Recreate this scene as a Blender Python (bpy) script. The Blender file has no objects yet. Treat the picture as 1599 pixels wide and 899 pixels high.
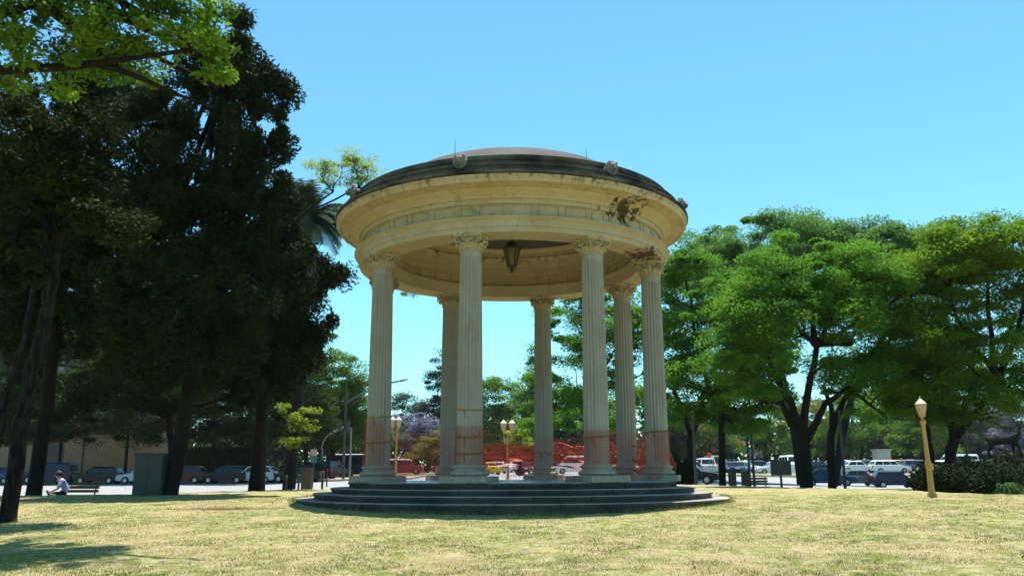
import bpy, bmesh, math, random
import numpy as np
from mathutils import Vector, Matrix
PI = math.pi
rad = math.radians
C = bpy.context.scene.collection
S = bpy.context.scene

# ------------------------------------------------------------------ camera, sky, sun, exposure
EYE = 1.6
F_PX, PITCH, ROLL = 1343.7, rad(12.06), 0.0041
cam_d = bpy.data.cameras.new('camera'); cam = bpy.data.objects.new('camera', cam_d); C.objects.link(cam)
cam_d.sensor_width = 36; cam_d.lens = F_PX / 1599 * 36; cam_d.clip_end = 3000; cam_d.clip_start = .1
cam.matrix_world = Matrix.Translation((0, 0, EYE)) @ Matrix.Rotation(PI / 2 + PITCH, 4, 'X') @ Matrix.Rotation(-ROLL, 4, 'Z')
S.camera = cam
SUN_EL, SUN_AZ = rad(78), math.atan2(.5, 1.5)          # azimuth clockwise from +Y
w = bpy.data.worlds.new('World'); S.world = w; w.use_nodes = True
wn = w.node_tree
sky = wn.nodes.new('ShaderNodeTexSky'); sky.sky_type = 'NISHITA'; sky.sun_disc = False
sky.sun_elevation = SUN_EL; sky.sun_rotation = SUN_AZ; sky.air_density = 1.0; sky.dust_density = .15; sky.ozone_density = 1.0
wn.nodes['Background'].inputs[1].default_value = .118
tint = wn.nodes.new('ShaderNodeMix'); tint.data_type = 'RGBA'; tint.blend_type = 'MULTIPLY'; tint.inputs[0].default_value = 1   # camera white balance: the photograph's sky is a strong cyan
tint.inputs[7].default_value = (.57, 1.0, .98, 1)
wn.links.new(sky.outputs[0], tint.inputs[6]); wn.links.new(tint.outputs[2], wn.nodes['Background'].inputs[0])
sd = bpy.data.lights.new('sun', 'SUN'); sun = bpy.data.objects.new('sun', sd); C.objects.link(sun)
sd.energy = 5.0; sd.angle = rad(.5); sd.color = (1, .95, .86)
sv = Vector((math.sin(SUN_AZ) * math.cos(SUN_EL), math.cos(SUN_AZ) * math.cos(SUN_EL), math.sin(SUN_EL)))
sun.rotation_euler = (-sv).to_track_quat('-Z', 'Y').to_euler(); sun.location = (10, 20, 60)
S.view_settings.view_transform = 'Standard'; S.view_settings.look = 'None'
S.view_settings.exposure = .95; S.view_settings.gamma = 1
S.cycles.max_bounces = 6; S.cycles.diffuse_bounces = 4; S.cycles.transmission_bounces = 4; S.cycles.caustics_reflective = False
S.cycles.use_denoising = True

# ------------------------------------------------------------------ helpers
def at(px, py, Y):
    a = (px - 799.5) / F_PX; b = (449.5 - py) / F_PX
    x = a * math.cos(ROLL) + b * math.sin(ROLL); u = -a * math.sin(ROLL) + b * math.cos(ROLL)
    d = Vector((x, math.cos(PITCH) - u * math.sin(PITCH), math.sin(PITCH) + u * math.cos(PITCH)))
    return d * (Y / d.y) + Vector((0, 0, EYE))
def ppm(Y): return F_PX / (Y * 1.03)                     # photo pixels per metre at depth Y
def sst(a, b, x):
    t = np.clip((x - a) / (b - a), 0, 1); return t * t * (3 - 2 * t)
def smin(a, b, k):
    h = np.clip(.5 + .5 * (b - a) / k, 0, 1); return b * (1 - h) + a * h - k * h * (1 - h)
def road_level(x, y):
    return -1.8 + .0146 * np.minimum(y, 130) - .22 * sst(-8, -24, x) - .9 * np.exp(-((x - 36) / 14) ** 2 - ((y - 75) / 18) ** 2) + EYE
CX = [-60, -30, -18, -11, -6, 0, 7, 10.5, 12.5, 14, 20, 60]
CY = [23, 23, 23.6, 26, 33, 39, 42, 31, 24.2, 22.6, 21.5, 21]
def ground(x, y):
    x = np.asarray(x, float); y = np.asarray(y, float)
    lawn = smin(.0425 * y, np.full_like(y, 1.02), .22)
    drop = np.maximum(0, y - np.interp(x, CX, CY)); lawn = lawn - .10 * np.where(drop < 2, drop * drop / 4, drop - 1)
    r = road_level(x, y) - .03
    return np.where(y > 20, -smin(-lawn, -r, .25), lawn)
def g(x, y): return float(ground(x, y))
def onground(px, Y):
    p = at(px, 737, Y); return Vector((p.x, Y, g(p.x, Y)))

class MB:
    def __init__(s): s.v = []; s.f = []; s.n = 0
    def add(s, v, f):
        s.v.extend([tuple(q) for q in v]); s.f.extend([tuple(i + s.n for i in q) for q in f]); s.n += len(v); return s
    def box(s, c, d, rz=0, taper=1, R=None):
        x, y, z = d[0] / 2, d[1] / 2, d[2] / 2
        pts = [(-x, -y, -z), (x, -y, -z), (x, y, -z), (-x, y, -z)] + [(sx * taper, sy * taper, z) for sx, sy in ((-x, -y), (x, -y), (x, y), (-x, y))]
        M = R if R is not None else Matrix.Rotation(rz, 3, 'Z')
        return s.add([M @ Vector(p) + Vector(c) for p in pts], [(3, 2, 1, 0), (4, 5, 6, 7), (0, 1, 5, 4), (1, 2, 6, 5), (2, 3, 7, 6), (3, 0, 4, 7)])
    def tube(s, pts, rr, n=8, cap=True):
        pts = [Vector(p) for p in pts]; m = len(pts)
        if not hasattr(rr, '__len__'): rr = [rr] * m
        v = []; prev = None
        for i, p in enumerate(pts):
            t = (pts[min(i + 1, m - 1)] - pts[max(i - 1, 0)]).normalized()
            if prev is None:
                a = Vector((1, 0, 0)) if abs(t.x) < .8 else Vector((0, 1, 0)); b = t.cross(a).normalized()
            else: b = (prev - t * prev.dot(t)).normalized()
            prev = b; c = t.cross(b)
            for k in range(n):
                q = 2 * PI * k / n; v.append(p + (b * math.cos(q) + c * math.sin(q)) * rr[i])
        f = [(i * n + k, i * n + (k + 1) % n, (i + 1) * n + (k + 1) % n, (i + 1) * n + k) for i in range(m - 1) for k in range(n)]
        if cap: f += [tuple(range(n - 1, -1, -1)), tuple(range((m - 1) * n, m * n))]
        return s.add(v, f)
    def lathe(s, prof, n=48, c=(0, 0, 0), closed=False, rot=0):
        m = len(prof); v = []
        for r, z in prof:
            for k in range(n):
                q = 2 * PI * k / n + rot; v.append((c[0] + r * math.cos(q), c[1] + r * math.sin(q), c[2] + z))
        f = [(i * n + k, i * n + (k + 1) % n, ((i + 1) % m) * n + (k + 1) % n, ((i + 1) % m) * n + k) for i in range(m if closed else m - 1) for k in range(n)]
        if not closed:
            if prof[0][0] > 1e-4: f.append(tuple(range(n - 1, -1, -1)))
            if prof[-1][0] > 1e-4: f.append(tuple(range((m - 1) * n, m * n)))
        return s.add(v, f)
    def blob(s, c, r, nu=10, nv=7, jit=0, rng=random):
        v = []; 
        for i in range(nv + 1):
            t = PI * i / nv
            for k in range(nu):
                q = 2 * PI * k / nu; j = 1 + rng.uniform(-jit, jit)
                v.append((c[0] + r[0] * j * math.sin(t) * math.cos(q), c[1] + r[1] * j * math.sin(t) * math.sin(q), c[2] - r[2] * j * math.cos(t)))
        f = [(i * nu + k, i * nu + (k + 1) % nu, (i + 1) * nu + (k + 1) % nu, (i + 1) * nu + k) for i in range(nv) for k in range(nu)]
        return s.add(v, f)
    def build(s, name, m, parent=None, smooth=False, bevel=0):
        me = bpy.data.meshes.new(name); me.from_pydata(s.v, [], s.f)
        if bevel:
            bm = bmesh.new(); bm.from_mesh(me); bmesh.ops.recalc_face_normals(bm, faces=bm.faces)
            bmesh.ops.bevel(bm, geom=[e for e in bm.edges if e.calc_face_angle(0) > .5], offset=bevel, segments=2, affect='EDGES', profile=.6, clamp_overlap=True)
            bm.to_mesh(me); bm.free()
        else:
            bm = bmesh.new(); bm.from_mesh(me); bmesh.ops.recalc_face_normals(bm, faces=bm.faces); bm.to_mesh(me); bm.free()
        return link(name, me, m, parent, smooth)
def link(name, me, m, parent=None, smooth=False):
    o = bpy.data.objects.new(name, me); C.objects.link(o)
    if m: me.materials.append(m)
    if parent: o.parent = parent
    if smooth is True: me.polygons.foreach_set('use_smooth', [True] * len(me.polygons))
    elif smooth:
        me.polygons.foreach_set('use_smooth', [True] * len(me.polygons)); me.set_sharp_from_angle(angle=smooth)
    return o
def npmesh(name, V, Q, m, parent=None):
    """V (n,3) floats, Q (k,4) or (k,3) ints"""
    me = bpy.data.meshes.new(name); k, c = Q.shape
    me.vertices.add(len(V)); me.vertices.foreach_set('co', V.astype(np.float32).ravel())
    me.loops.add(k * c); me.loops.foreach_set('vertex_index', Q.astype(np.int32).ravel())
    me.polygons.add(k); me.polygons.foreach_set('loop_start', np.arange(0, k * c, c, dtype=np.int32))
    me.update(calc_edges=True)
    return link(name, me, m, parent)
def tag(o, label=None, cat=None, group=None, kind=None):
    if label: o['label'] = label
    if cat: o['category'] = cat
    if group: o['group'] = group
    if kind: o['kind'] = kind
    return o
def thing(name, loc, label, cat, rz=0, group=None):
    o = bpy.data.objects.new(name, None); C.objects.link(o); o.location = loc; o.rotation_euler = (0, 0, rz); o.empty_display_size = .3
    return tag(o, label, cat, group)
def dup(root, loc, rz, label, group=None):
    def cp(o, par):
        c = o.copy(); C.objects.link(c)
        if par: c.parent = par
        for ch in o.children: cp(ch, c)
        return c
    r = cp(root, None); r.location = loc; r.rotation_euler = (0, 0, rz); r['label'] = label
    if group: r['group'] = group
    return r

# ------------------------------------------------------------------ materials
def nodes(name):
    m = bpy.data.materials.new(name); m.use_nodes = True; nt = m.node_tree
    return m, nt, nt.nodes['Principled BSDF']
def N(nt, t, **k):
    n = nt.nodes.new(t)
    for a, b in k.items():
        if a.startswith('_'): n.inputs[a[1:].replace('_', ' ')].default_value = b
        else: setattr(n, a, b)
    return n
def mix(nt, fac, a, b):
    n = nt.nodes.new('ShaderNodeMix'); n.data_type = 'RGBA'
    for sock, v in ((n.inputs[0], fac), (n.inputs[6], a), (n.inputs[7], b)):
        if hasattr(v, 'is_output'): nt.links.new(v, sock)
        elif hasattr(v, '__len__'): sock.default_value = (*v[:3], 1)
        else: sock.default_value = v
    return n.outputs[2]
def ramp(nt, src, a, b):
    n = nt.nodes.new('ShaderNodeMapRange'); n.inputs[1].default_value = a; n.inputs[2].default_value = b; nt.links.new(src, n.inputs[0]); return n.outputs[0]
def math_(nt, op, a, b=None):
    n = nt.nodes.new('ShaderNodeMath'); n.operation = op
    for i, v in enumerate((a, b)):
        if v is None: continue
        if hasattr(v, 'is_output'): nt.links.new(v, n.inputs[i])
        else: n.inputs[i].default_value = v
    return n.outputs[0]
def noise(nt, scale, detail=5, vec=None, stretch=None, rough=.6, coord='Object'):
    tc = nt.nodes.new('ShaderNodeTexCoord'); src = tc.outputs[coord] if vec is None else vec
    if stretch:
        mp = nt.nodes.new('ShaderNodeMapping'); mp.inputs[3].default_value = stretch; nt.links.new(src, mp.inputs[0]); src = mp.outputs[0]
    n = nt.nodes.new('ShaderNodeTexNoise'); n.inputs['Scale'].default_value = scale; n.inputs['Detail'].default_value = detail; n.inputs['Roughness'].default_value = rough
    nt.links.new(src, n.inputs['Vector']); return n.outputs[0]
def bump(nt, p, h, dist=.02, st=.5):
    b = nt.nodes.new('ShaderNodeBump'); b.inputs['Distance'].default_value = dist; b.inputs['Strength'].default_value = st
    nt.links.new(h, b.inputs['Height']); nt.links.new(b.outputs[0], p.inputs['Normal'])
def mat(name, a, b=None, scale=3, rough=.8, lo=.35, hi=.65, metal=0, bmp=0, stretch=None, coord='Object'):
    m, nt, p = nodes(name); p.inputs['Roughness'].default_value = rough; p.inputs['Metallic'].default_value = metal
    if rough >= .8: p.inputs['Specular IOR Level'].default_value = .12
    if b is None: p.inputs['Base Color'].default_value = (*a, 1)
    else:
        n = noise(nt, scale, 6, stretch=stretch, coord=coord); nt.links.new(mix(nt, ramp(nt, n, lo, hi), a, b), p.inputs['Base Color'])
        if bmp: bump(nt, p, n, bmp)
    return m
def leafmat(name, a, b, trans=.35, tcol=None, rough=.75, scale=.35):
    m, nt, p = nodes(name); p.inputs['Roughness'].default_value = rough; p.inputs['Specular IOR Level'].default_value = .08
    gi = nt.nodes.new('ShaderNodeNewGeometry'); n = noise(nt, scale, 3, coord='Object')
    f = math_(nt, 'ADD', math_(nt, 'MULTIPLY', gi.outputs['Random Per Island'], .55), math_(nt, 'MULTIPLY', ramp(nt, n, .35, .65), .45))
    col = mix(nt, f, a, b); nt.links.new(col, p.inputs['Base Color'])
    t = nt.nodes.new('ShaderNodeBsdfTranslucent'); tc = mix(nt, f, tuple(c * 1.3 for c in (tcol or a)), tuple(c * 1.3 for c in (tcol or b))); nt.links.new(tc, t.inputs[0])
    mx = nt.nodes.new('ShaderNodeMixShader'); mx.inputs[0].default_value = trans
    nt.links.new(p.outputs[0], mx.inputs[1]); nt.links.new(t.outputs[0], mx.inputs[2])
    nt.links.new(mx.outputs[0], nt.nodes['Material Output'].inputs[0]); return m
M = {}
def stone(name, base, warm, spot=None, streak=.6, dirt=(.16, .13, .09), drip=False, joints=0, crack=.55):
    """cream render with warm mottling, thin dark run marks and, where asked, a patch where the render has fallen off the brick"""
    m, nt, p = nodes(name); p.inputs['Roughness'].default_value = .85; p.inputs['Specular IOR Level'].default_value = .15
    tcj = nt.nodes.new('ShaderNodeTexCoord'); spj = nt.nodes.new('ShaderNodeSeparateXYZ'); nt.links.new(tcj.outputs['Object'], spj.inputs[0])
    c = mix(nt, ramp(nt, noise(nt, 1.1, 6), .35, .65), base, warm)
    st = noise(nt, 1.0, 5, stretch=(9, 9, .55), rough=.7)
    c = mix(nt, math_(nt, 'MULTIPLY', ramp(nt, st, .56, .74), streak), c, dirt)
    c = mix(nt, math_(nt, 'MULTIPLY', ramp(nt, noise(nt, 14, 4), .58, .75), .35), c, dirt)
    if spot:
        tc = nt.nodes.new('ShaderNodeTexCoord')
        mp = nt.nodes.new('ShaderNodeMapping'); mp.vector_type = 'POINT'
        mp.inputs[1].default_value = [-a for a in spot[0]]; nt.links.new(tc.outputs['Object'], mp.inputs[0])
        sc = nt.nodes.new('ShaderNodeVectorMath'); sc.operation = 'DIVIDE'; sc.inputs[1].default_value = spot[1]; nt.links.new(mp.outputs[0], sc.inputs[0])
        ln = nt.nodes.new('ShaderNodeVectorMath'); ln.operation = 'LENGTH'; nt.links.new(sc.outputs[0], ln.inputs[0])
        nn = noise(nt, 5, 6, rough=.7)
        k = ramp(nt, math_(nt, 'ADD', ln.outputs['Value'], math_(nt, 'MULTIPLY', math_(nt, 'SUBTRACT', nn, .5), 5.0)), .85, .50)
        c = mix(nt, k, c, mix(nt, ramp(nt, noise(nt, 11, 4), .4, .6), (.10, .058, .035), (.045, .028, .018)))
    if drip:                                  # rain marks running down from the parapet over the edge of the cornice
        tc = nt.nodes.new('ShaderNodeTexCoord'); sp = nt.nodes.new('ShaderNodeSeparateXYZ'); nt.links.new(tc.outputs['Object'], sp.inputs[0])
        d = ramp(nt, noise(nt, 1.0, 4, stretch=(5, 5, .15), rough=.75), .52, .60)
        far = ramp(nt, math_(nt, 'ADD', sp.outputs[2], math_(nt, 'MULTIPLY', noise(nt, 1.3, 3, stretch=(3, 3, .1)), .25)), 6.50, 6.72)
        c = mix(nt, math_(nt, 'MULTIPLY', math_(nt, 'MULTIPLY', d, far), .85), c, (.05, .04, .03))
    vo = nt.nodes.new('ShaderNodeTexVoronoi'); vo.feature = 'DISTANCE_TO_EDGE'; vo.inputs['Scale'].default_value = .75      # hairline cracks
    wv = nt.nodes.new('ShaderNodeVectorMath'); wv.operation = 'ADD'; nz = nt.nodes.new('ShaderNodeTexNoise'); nz.inputs['Scale'].default_value = 2.2; nz.inputs['Detail'].default_value = 5
    nt.links.new(tcj.outputs['Object'], nz.inputs['Vector']); nt.links.new(tcj.outputs['Object'], wv.inputs[0]); nt.links.new(nz.outputs['Color'], wv.inputs[1]); nt.links.new(wv.outputs[0], vo.inputs['Vector'])
    c = mix(nt, math_(nt, 'MULTIPLY', math_(nt, 'MULTIPLY', ramp(nt, vo.outputs['Distance'], .014, .003), ramp(nt, noise(nt, .6, 3), .48, .56)), crack), c, dirt)
    if joints:                                # radial joints between the blocks, staggered from course to course
        an = math_(nt, 'MULTIPLY', math_(nt, 'ARCTAN2', spj.outputs[1], spj.outputs[0]), joints / (2 * PI))
        off = math_(nt, 'MULTIPLY', math_(nt, 'FLOOR', math_(nt, 'MULTIPLY', spj.outputs[2], 8)), .37)
        fr_ = math_(nt, 'FRACT', math_(nt, 'ADD', math_(nt, 'ADD', an, off), 50)); fl_ = math_(nt, 'FLOOR', math_(nt, 'ADD', math_(nt, 'ADD', an, off), 50))
        wn_ = nt.nodes.new('ShaderNodeTexWhiteNoise'); wn_.noise_dimensions = '1D'; nt.links.new(fl_, wn_.inputs['W'])
        c = mix(nt, math_(nt, 'MULTIPLY', wn_.outputs['Value'], .35), c, dirt)
        c = mix(nt, math_(nt, 'MULTIPLY', ramp(nt, math_(nt, 'ABSOLUTE', math_(nt, 'SUBTRACT', fr_, .5)), .485, .494), .85), c, (.02, .02, .018))
    nt.links.new(c, p.inputs['Base Color']); bump(nt, p, noise(nt, 9, 6), .02, .4); return m
RS = 3.8                                     # radius of the ring of columns
TY = 6.119 * RS                              # temple centre
def th_pt(th, r, z): return (math.sin(th) * r, -math.cos(th) * r, z)
PHI = -.2561
SPOT = th_pt(rad(41), 1.12 * RS, 1.63 * RS)
M['stone'] = stone('cream_stone', (.42, .352, .235), (.36, .285, .16), (th_pt(rad(62), 1.02 * RS, 1.425 * RS), (.75, .75, .2)), streak=.5)
M['stone_spot'] = stone('cream_stone_patched', (.46, .372, .235), (.41, .315, .17), (SPOT, (.62, .62, .36)), streak=.45, drip=True)
M['column'] = stone('column_stone', (.34, .31, .255), (.285, .25, .19), streak=.75, dirt=(.13, .115, .095))
M['inner'] = stone('inner_plaster', (.52, .42, .25), (.44, .34, .18), streak=.4)
M['parapet'] = stone('weathered_parapet', (.025, .023, .019), (.14, .125, .10), streak=.5, dirt=(.03, .03, .028))
M['dome'] = stone('dome_render', (.060, .058, .054), (.095, .092, .086), streak=.4, dirt=(.03, .028, .025))
M['lion'] = stone('lion_stone', (.26, .25, .22), (.12, .115, .10), streak=.6)
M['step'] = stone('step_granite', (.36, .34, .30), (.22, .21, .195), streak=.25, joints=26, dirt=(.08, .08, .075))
M['riser'] = stone('shaded_riser', (.078, .070, .058), (.038, .034, .029), streak=.6, joints=26, dirt=(.015, .015, .014))  # shade of the risers painted into the base colour, with dirt streaks over it
M['floor'] = stone('floor_tiles', (.38, .37, .36), (.32, .31, .30), streak=.15); M['floor'].node_tree.nodes['Principled BSDF'].inputs['Roughness'].default_value = .22
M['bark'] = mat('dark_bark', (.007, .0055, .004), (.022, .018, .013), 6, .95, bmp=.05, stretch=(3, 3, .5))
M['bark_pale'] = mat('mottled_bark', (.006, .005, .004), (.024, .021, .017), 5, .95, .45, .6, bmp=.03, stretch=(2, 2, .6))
M['tipa'] = leafmat('tipa_leaf', (.045, .135, .014), (.12, .25, .022), .48)
M['tipa_y'] = leafmat('tipa_leaf_yellowing', (.042, .135, .012), (.17, .26, .018), .48)
M['tipa_far'] = leafmat('tipa_leaf_far', (.06, .15, .03), (.13, .24, .045), .42)
M['conifer'] = leafmat('conifer_spray', (.003, .007, .002), (.034, .052, .011), .12, scale=.9)
M['conifer_far'] = leafmat('far_pine_needle', (.012, .028, .016), (.026, .048, .028), .1)
M['ash'] = leafmat('ash_leaf', (.045, .11, .010), (.20, .33, .03), .45)
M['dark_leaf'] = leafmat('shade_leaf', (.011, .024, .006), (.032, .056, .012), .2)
M['street'] = leafmat('street_tree_leaf', (.008, .020, .004), (.065, .115, .018), .3)
M['bright_leaf'] = leafmat('new_leaf', (.13, .21, .02), (.26, .32, .04), .5)
M['green'] = leafmat('round_tree_leaf', (.05, .13, .014), (.13, .23, .02), .42)
M['grey_leaf'] = leafmat('eucalyptus_leaf', (.06, .085, .06), (.10, .13, .085), .3)
M['jacaranda'] = leafmat('jacaranda_bloom', (.13, .135, .21), (.20, .20, .29), .3)
M['yellow_leaf'] = leafmat('yellowing_leaf', (.11, .12, .02), (.22, .19, .03), .4)
M['tan_leaf'] = leafmat('dry_plume', (.20, .16, .09), (.30, .25, .14), .3)
M['palm'] = leafmat('palm_leaflet', (.022, .046, .016), (.06, .085, .035), .25)
M['hedge'] = leafmat('hedge_leaf', (.04, .085, .012), (.09, .14, .02), .3)
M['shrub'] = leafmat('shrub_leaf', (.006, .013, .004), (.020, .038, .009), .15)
M['strap'] = leafmat('strap_leaf', (.03, .075, .02), (.08, .14, .045), .3)
M['asphalt'] = mat('pale_worn_road', (.24, .24, .24), (.29, .29, .285), 1.5, .9)
M['parking'] = mat('parking_asphalt', (.13, .13, .13), (.18, .18, .175), 1.0, .9)
M['pave'] = mat('reddish_paving', (.30, .20, .15), (.36, .28, .22), 2.5, .9)
M['kerb'] = mat('kerb_stone', (.40, .37, .31), (.5, .46, .38), 3, .85)
M['verge'] = mat('dry_verge', (.30, .25, .12), (.14, .18, .04), .8, .95)
M['paint'] = mat('road_paint', (.7, .7, .68), (.55, .55, .54), 5, .7)
M['net'] = mat('orange_netting', (.46, .055, .018), (.36, .04, .015), 4, .6)
M['rope'] = mat('ochre_rope', (.30, .17, .05), (.22, .12, .04), 20, .9)
M['tape'] = mat('orange_tape', (.62, .065, .02), (.48, .045, .014), 3, .5)
M['tan'] = mat('ochre_lamp_paint', (.50, .27, .06), (.40, .20, .045), 6, .55)
M['lampglass'] = mat('frosted_lamp_glass', (.50, .40, .27), (.40, .32, .22), 5, .3)
M['lampcap'] = mat('pale_lamp_cap', (.62, .52, .42), (.5, .42, .34), 6, .5)
M['iron'] = mat('dark_iron', (.02, .02, .02), (.035, .032, .028), 8, .5)
M['oldiron'] = mat('lantern_iron', (.035, .028, .018), (.06, .05, .03), 12, .6, metal=.3)
M['oldglass'] = mat('lantern_glass', (.16, .12, .05), (.10, .075, .03), 6, .25)
M['greymetal'] = mat('grey_painted_metal', (.045, .05, .042), (.035, .04, .034), 3, .7)
M['polemetal'] = mat('galvanised_pole', (.22, .24, .26), (.16, .17, .19), 4, .5)
M['wood'] = mat('weathered_wood', (.11, .085, .05), (.07, .05, .03), 7, .9, stretch=(4, 4, .6))
M['bronze'] = mat('dark_bronze', (.008, .009, .008), (.018, .019, .017), 8, .8)
M['rock'] = mat('dark_rock', (.02, .02, .018), (.05, .048, .042), 3, .95, bmp=.08)
M['wall'] = mat('beige_facade', (.24, .20, .13), (.20, .165, .105), .8, .9)
M['wall_grey'] = mat('grey_facade', (.30, .31, .31), (.24, .25, .26), .8, .9)
M['darkglass'] = mat('dark_glass', (.012, .015, .02), rough=.08)
M['tyre'] = mat('tyre_rubber', (.015, .015, .015), rough=.9)
M['rim'] = mat('wheel_rim', (.35, .35, .36), rough=.35, metal=.6)
M['headlight'] = mat('headlight_glass', (.7, .72, .75), rough=.1)
M['taillight'] = mat('tail_light_red', (.45, .015, .01), rough=.2)
M['skin'] = mat('skin', (.45, .28, .19), rough=.6)
M['shirt'] = mat('pale_blue_cloth', (.22, .30, .52), (.30, .38, .58), 8, .9)
M['trouser'] = mat('dark_cloth', (.015, .014, .018), rough=.9)
M['hair'] = mat('dark_hair', (.012, .009, .007), rough=.7)
M['pigeon'] = mat('pigeon_grey', (.035, .037, .042), (.07, .07, .08), 9, .7)
M['redsign'] = mat('red_sign_face', (.65, .05, .02), rough=.5)
M['rust'] = mat('rusty_iron', (.12, .03, .015), (.06, .02, .012), 8, .8)
M['whitesign'] = mat('white_sign_face', (.75, .75, .75), rough=.5)
M['boardface'] = mat('dark_board_face', (.035, .026, .02), (.055, .04, .03), 6, .7)

# ------------------------------------------------------------------ ground, road, verge
def axis(*segs):
    out = []
    for a, b, st in segs: out += list(np.arange(a, b, st))
    return np.array(out + [segs[-1][1]])
def sheet(name, xs, ys, m, off=0, kind='structure', jit=0, extra=None, seed=1):
    X, Y = np.meshgrid(xs, ys); Z = ground(X, Y) + off
    if extra is not None: Z = Z + extra(X, Y)
    if jit:
        r = np.random.default_rng(seed); Z = Z + r.normal(0, 1, Z.shape) * jit * (Y < 45)
    V = np.stack([X, Y, Z], -1).reshape(-1, 3); nx, ny = len(xs), len(ys)
    i = np.arange(nx * ny).reshape(ny, nx)
    Q = np.stack([i[:-1, :-1], i[:-1, 1:], i[1:, 1:], i[1:, :-1]], -1).reshape(-1, 4)
    o = npmesh(name, V, Q, m); o.data.polygons.foreach_set('use_smooth', [True] * len(Q)); return tag(o, kind=kind)
def lawn_material():
    m, nt, p = nodes('dry_lawn'); p.inputs['Roughness'].default_value = .95; p.inputs['Specular IOR Level'].default_value = .1
    c = mix(nt, ramp(nt, noise(nt, .7, 7, rough=.7), .40, .57), (.36, .28, .13), (.18, .215, .04))
    c = mix(nt, ramp(nt, noise(nt, 5, 6), .40, .68), c, (.48, .40, .235))
    c = mix(nt, math_(nt, 'MULTIPLY', ramp(nt, noise(nt, 17, 5, rough=.75), .53, .68), .6), c, (.17, .15, .055))
    tc = nt.nodes.new('ShaderNodeTexCoord'); sp = nt.nodes.new('ShaderNodeSeparateXYZ'); nt.links.new(tc.outputs['Object'], sp.inputs[0])
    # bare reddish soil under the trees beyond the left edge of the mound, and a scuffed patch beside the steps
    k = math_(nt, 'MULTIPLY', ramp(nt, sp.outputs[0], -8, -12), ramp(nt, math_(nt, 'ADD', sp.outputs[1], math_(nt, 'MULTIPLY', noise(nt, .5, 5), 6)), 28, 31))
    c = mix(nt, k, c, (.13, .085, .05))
    def patch(cx, cy, sx, sy, col, c):
        dx = math_(nt, 'DIVIDE', math_(nt, 'SUBTRACT', sp.outputs[0], cx), sx); dy = math_(nt, 'DIVIDE', math_(nt, 'SUBTRACT', sp.outputs[1], cy), sy)
        r = math_(nt, 'ADD', math_(nt, 'MULTIPLY', dx, dx), math_(nt, 'MULTIPLY', dy, dy))
        r = math_(nt, 'ADD', r, math_(nt, 'MULTIPLY', noise(nt, 1.6, 5), 2.2))
        return mix(nt, ramp(nt, r, 1.9, 1.3), c, col)
    c = patch(-6.3, 19.6, 1.6, .5, (.15, .10, .055), c)
    c = patch(5.5, 17.6, .9, .5, (.34, .26, .16), c)
    nt.links.new(c, p.inputs['Base Color']); bump(nt, p, noise(nt, 16, 6, rough=.75), .06, 1); return m
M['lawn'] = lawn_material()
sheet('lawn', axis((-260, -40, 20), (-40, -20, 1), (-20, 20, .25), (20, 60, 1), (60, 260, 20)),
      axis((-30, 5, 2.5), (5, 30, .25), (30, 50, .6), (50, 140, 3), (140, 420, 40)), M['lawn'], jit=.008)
def multi_sheet(name, rects, m, off, extra=None):
    V = []; Q = []; n = 0
    for x0, x1, y0, y1, s in rects:
        xs = np.linspace(x0, x1, max(2, int((x1 - x0) / s) + 1)); ys = np.linspace(y0, y1, max(2, int((y1 - y0) / s) + 1))
        X, Y = np.meshgrid(xs, ys); Z = ground(X, Y) + off
        if extra is not None: Z = Z + extra(X, Y, x0, x1, y0, y1)
        V.append(np.stack([X, Y, Z], -1).reshape(-1, 3)); i = np.arange(X.size).reshape(X.shape) + n; n += X.size
        Q.append(np.stack([i[:-1, :-1], i[:-1, 1:], i[1:, 1:], i[1:, :-1]], -1).reshape(-1, 4))
    return tag(npmesh(name, np.concatenate(V), np.concatenate(Q), m), kind='structure')
multi_sheet('road', [(-140, 140, 46, 77.5, 1.5), (-9, 140, 77.5, 93, 1.5), (-9, 14, 93, 136, 1.5)], M['asphalt'], .07)
multi_sheet('pavement', [(-140, -9, 77.7, 89, 1.5)], M['pave'], .2)
multi_sheet('footpath', [(-14, -5.2, 40.5, 45.6, 1)], M['pave'], .12)
multi_sheet('parking_lot', [(14.3, 140, 97.4, 135, 1.5)], M['parking'], .09)
multi_sheet('verge', [(14.3, 140, 93.3, 97.2, .5)], M['verge'], .12, lambda X, Y, x0, x1, y0, y1: .22 * np.sin((Y - y0) / (y1 - y0) * PI))
kb = MB()
def kerb(x0, y0, x1, y1):
    n = max(1, int(math.hypot(x1 - x0, y1 - y0) / 2))
    for i in range(n):
        a, b = i / n, (i + 1) / n; ax, ay, bx, by = x0 + (x1 - x0) * a, y0 + (y1 - y0) * a, x0 + (x1 - x0) * b, y0 + (y1 - y0) * b
        L = math.hypot(bx - ax, by - ay) - .012; cx, cy = (ax + bx) / 2, (ay + by) / 2
        kb.box((cx, cy, g(cx, cy) + .1), (L, .16, .3), math.atan2(by - ay, bx - ax))
kerb(-100, 77.6, -9, 77.6); kerb(14.1, 93.2, 100, 93.2); kerb(-9, 77.7, -9, 130); kerb(14.1, 93.4, 14.1, 130); kerb(-40, 45.8, 60, 45.8)
tag(kb.build('kerb', M['kerb']), kind='structure')
mk = MB()
for i in range(28):
    x = -100 + i * 7; mk.box((x, 56.6, g(x, 56.6) + .078), (3, .13, .012))
tag(mk.build('road_markings', M['paint']), kind='structure')

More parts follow.
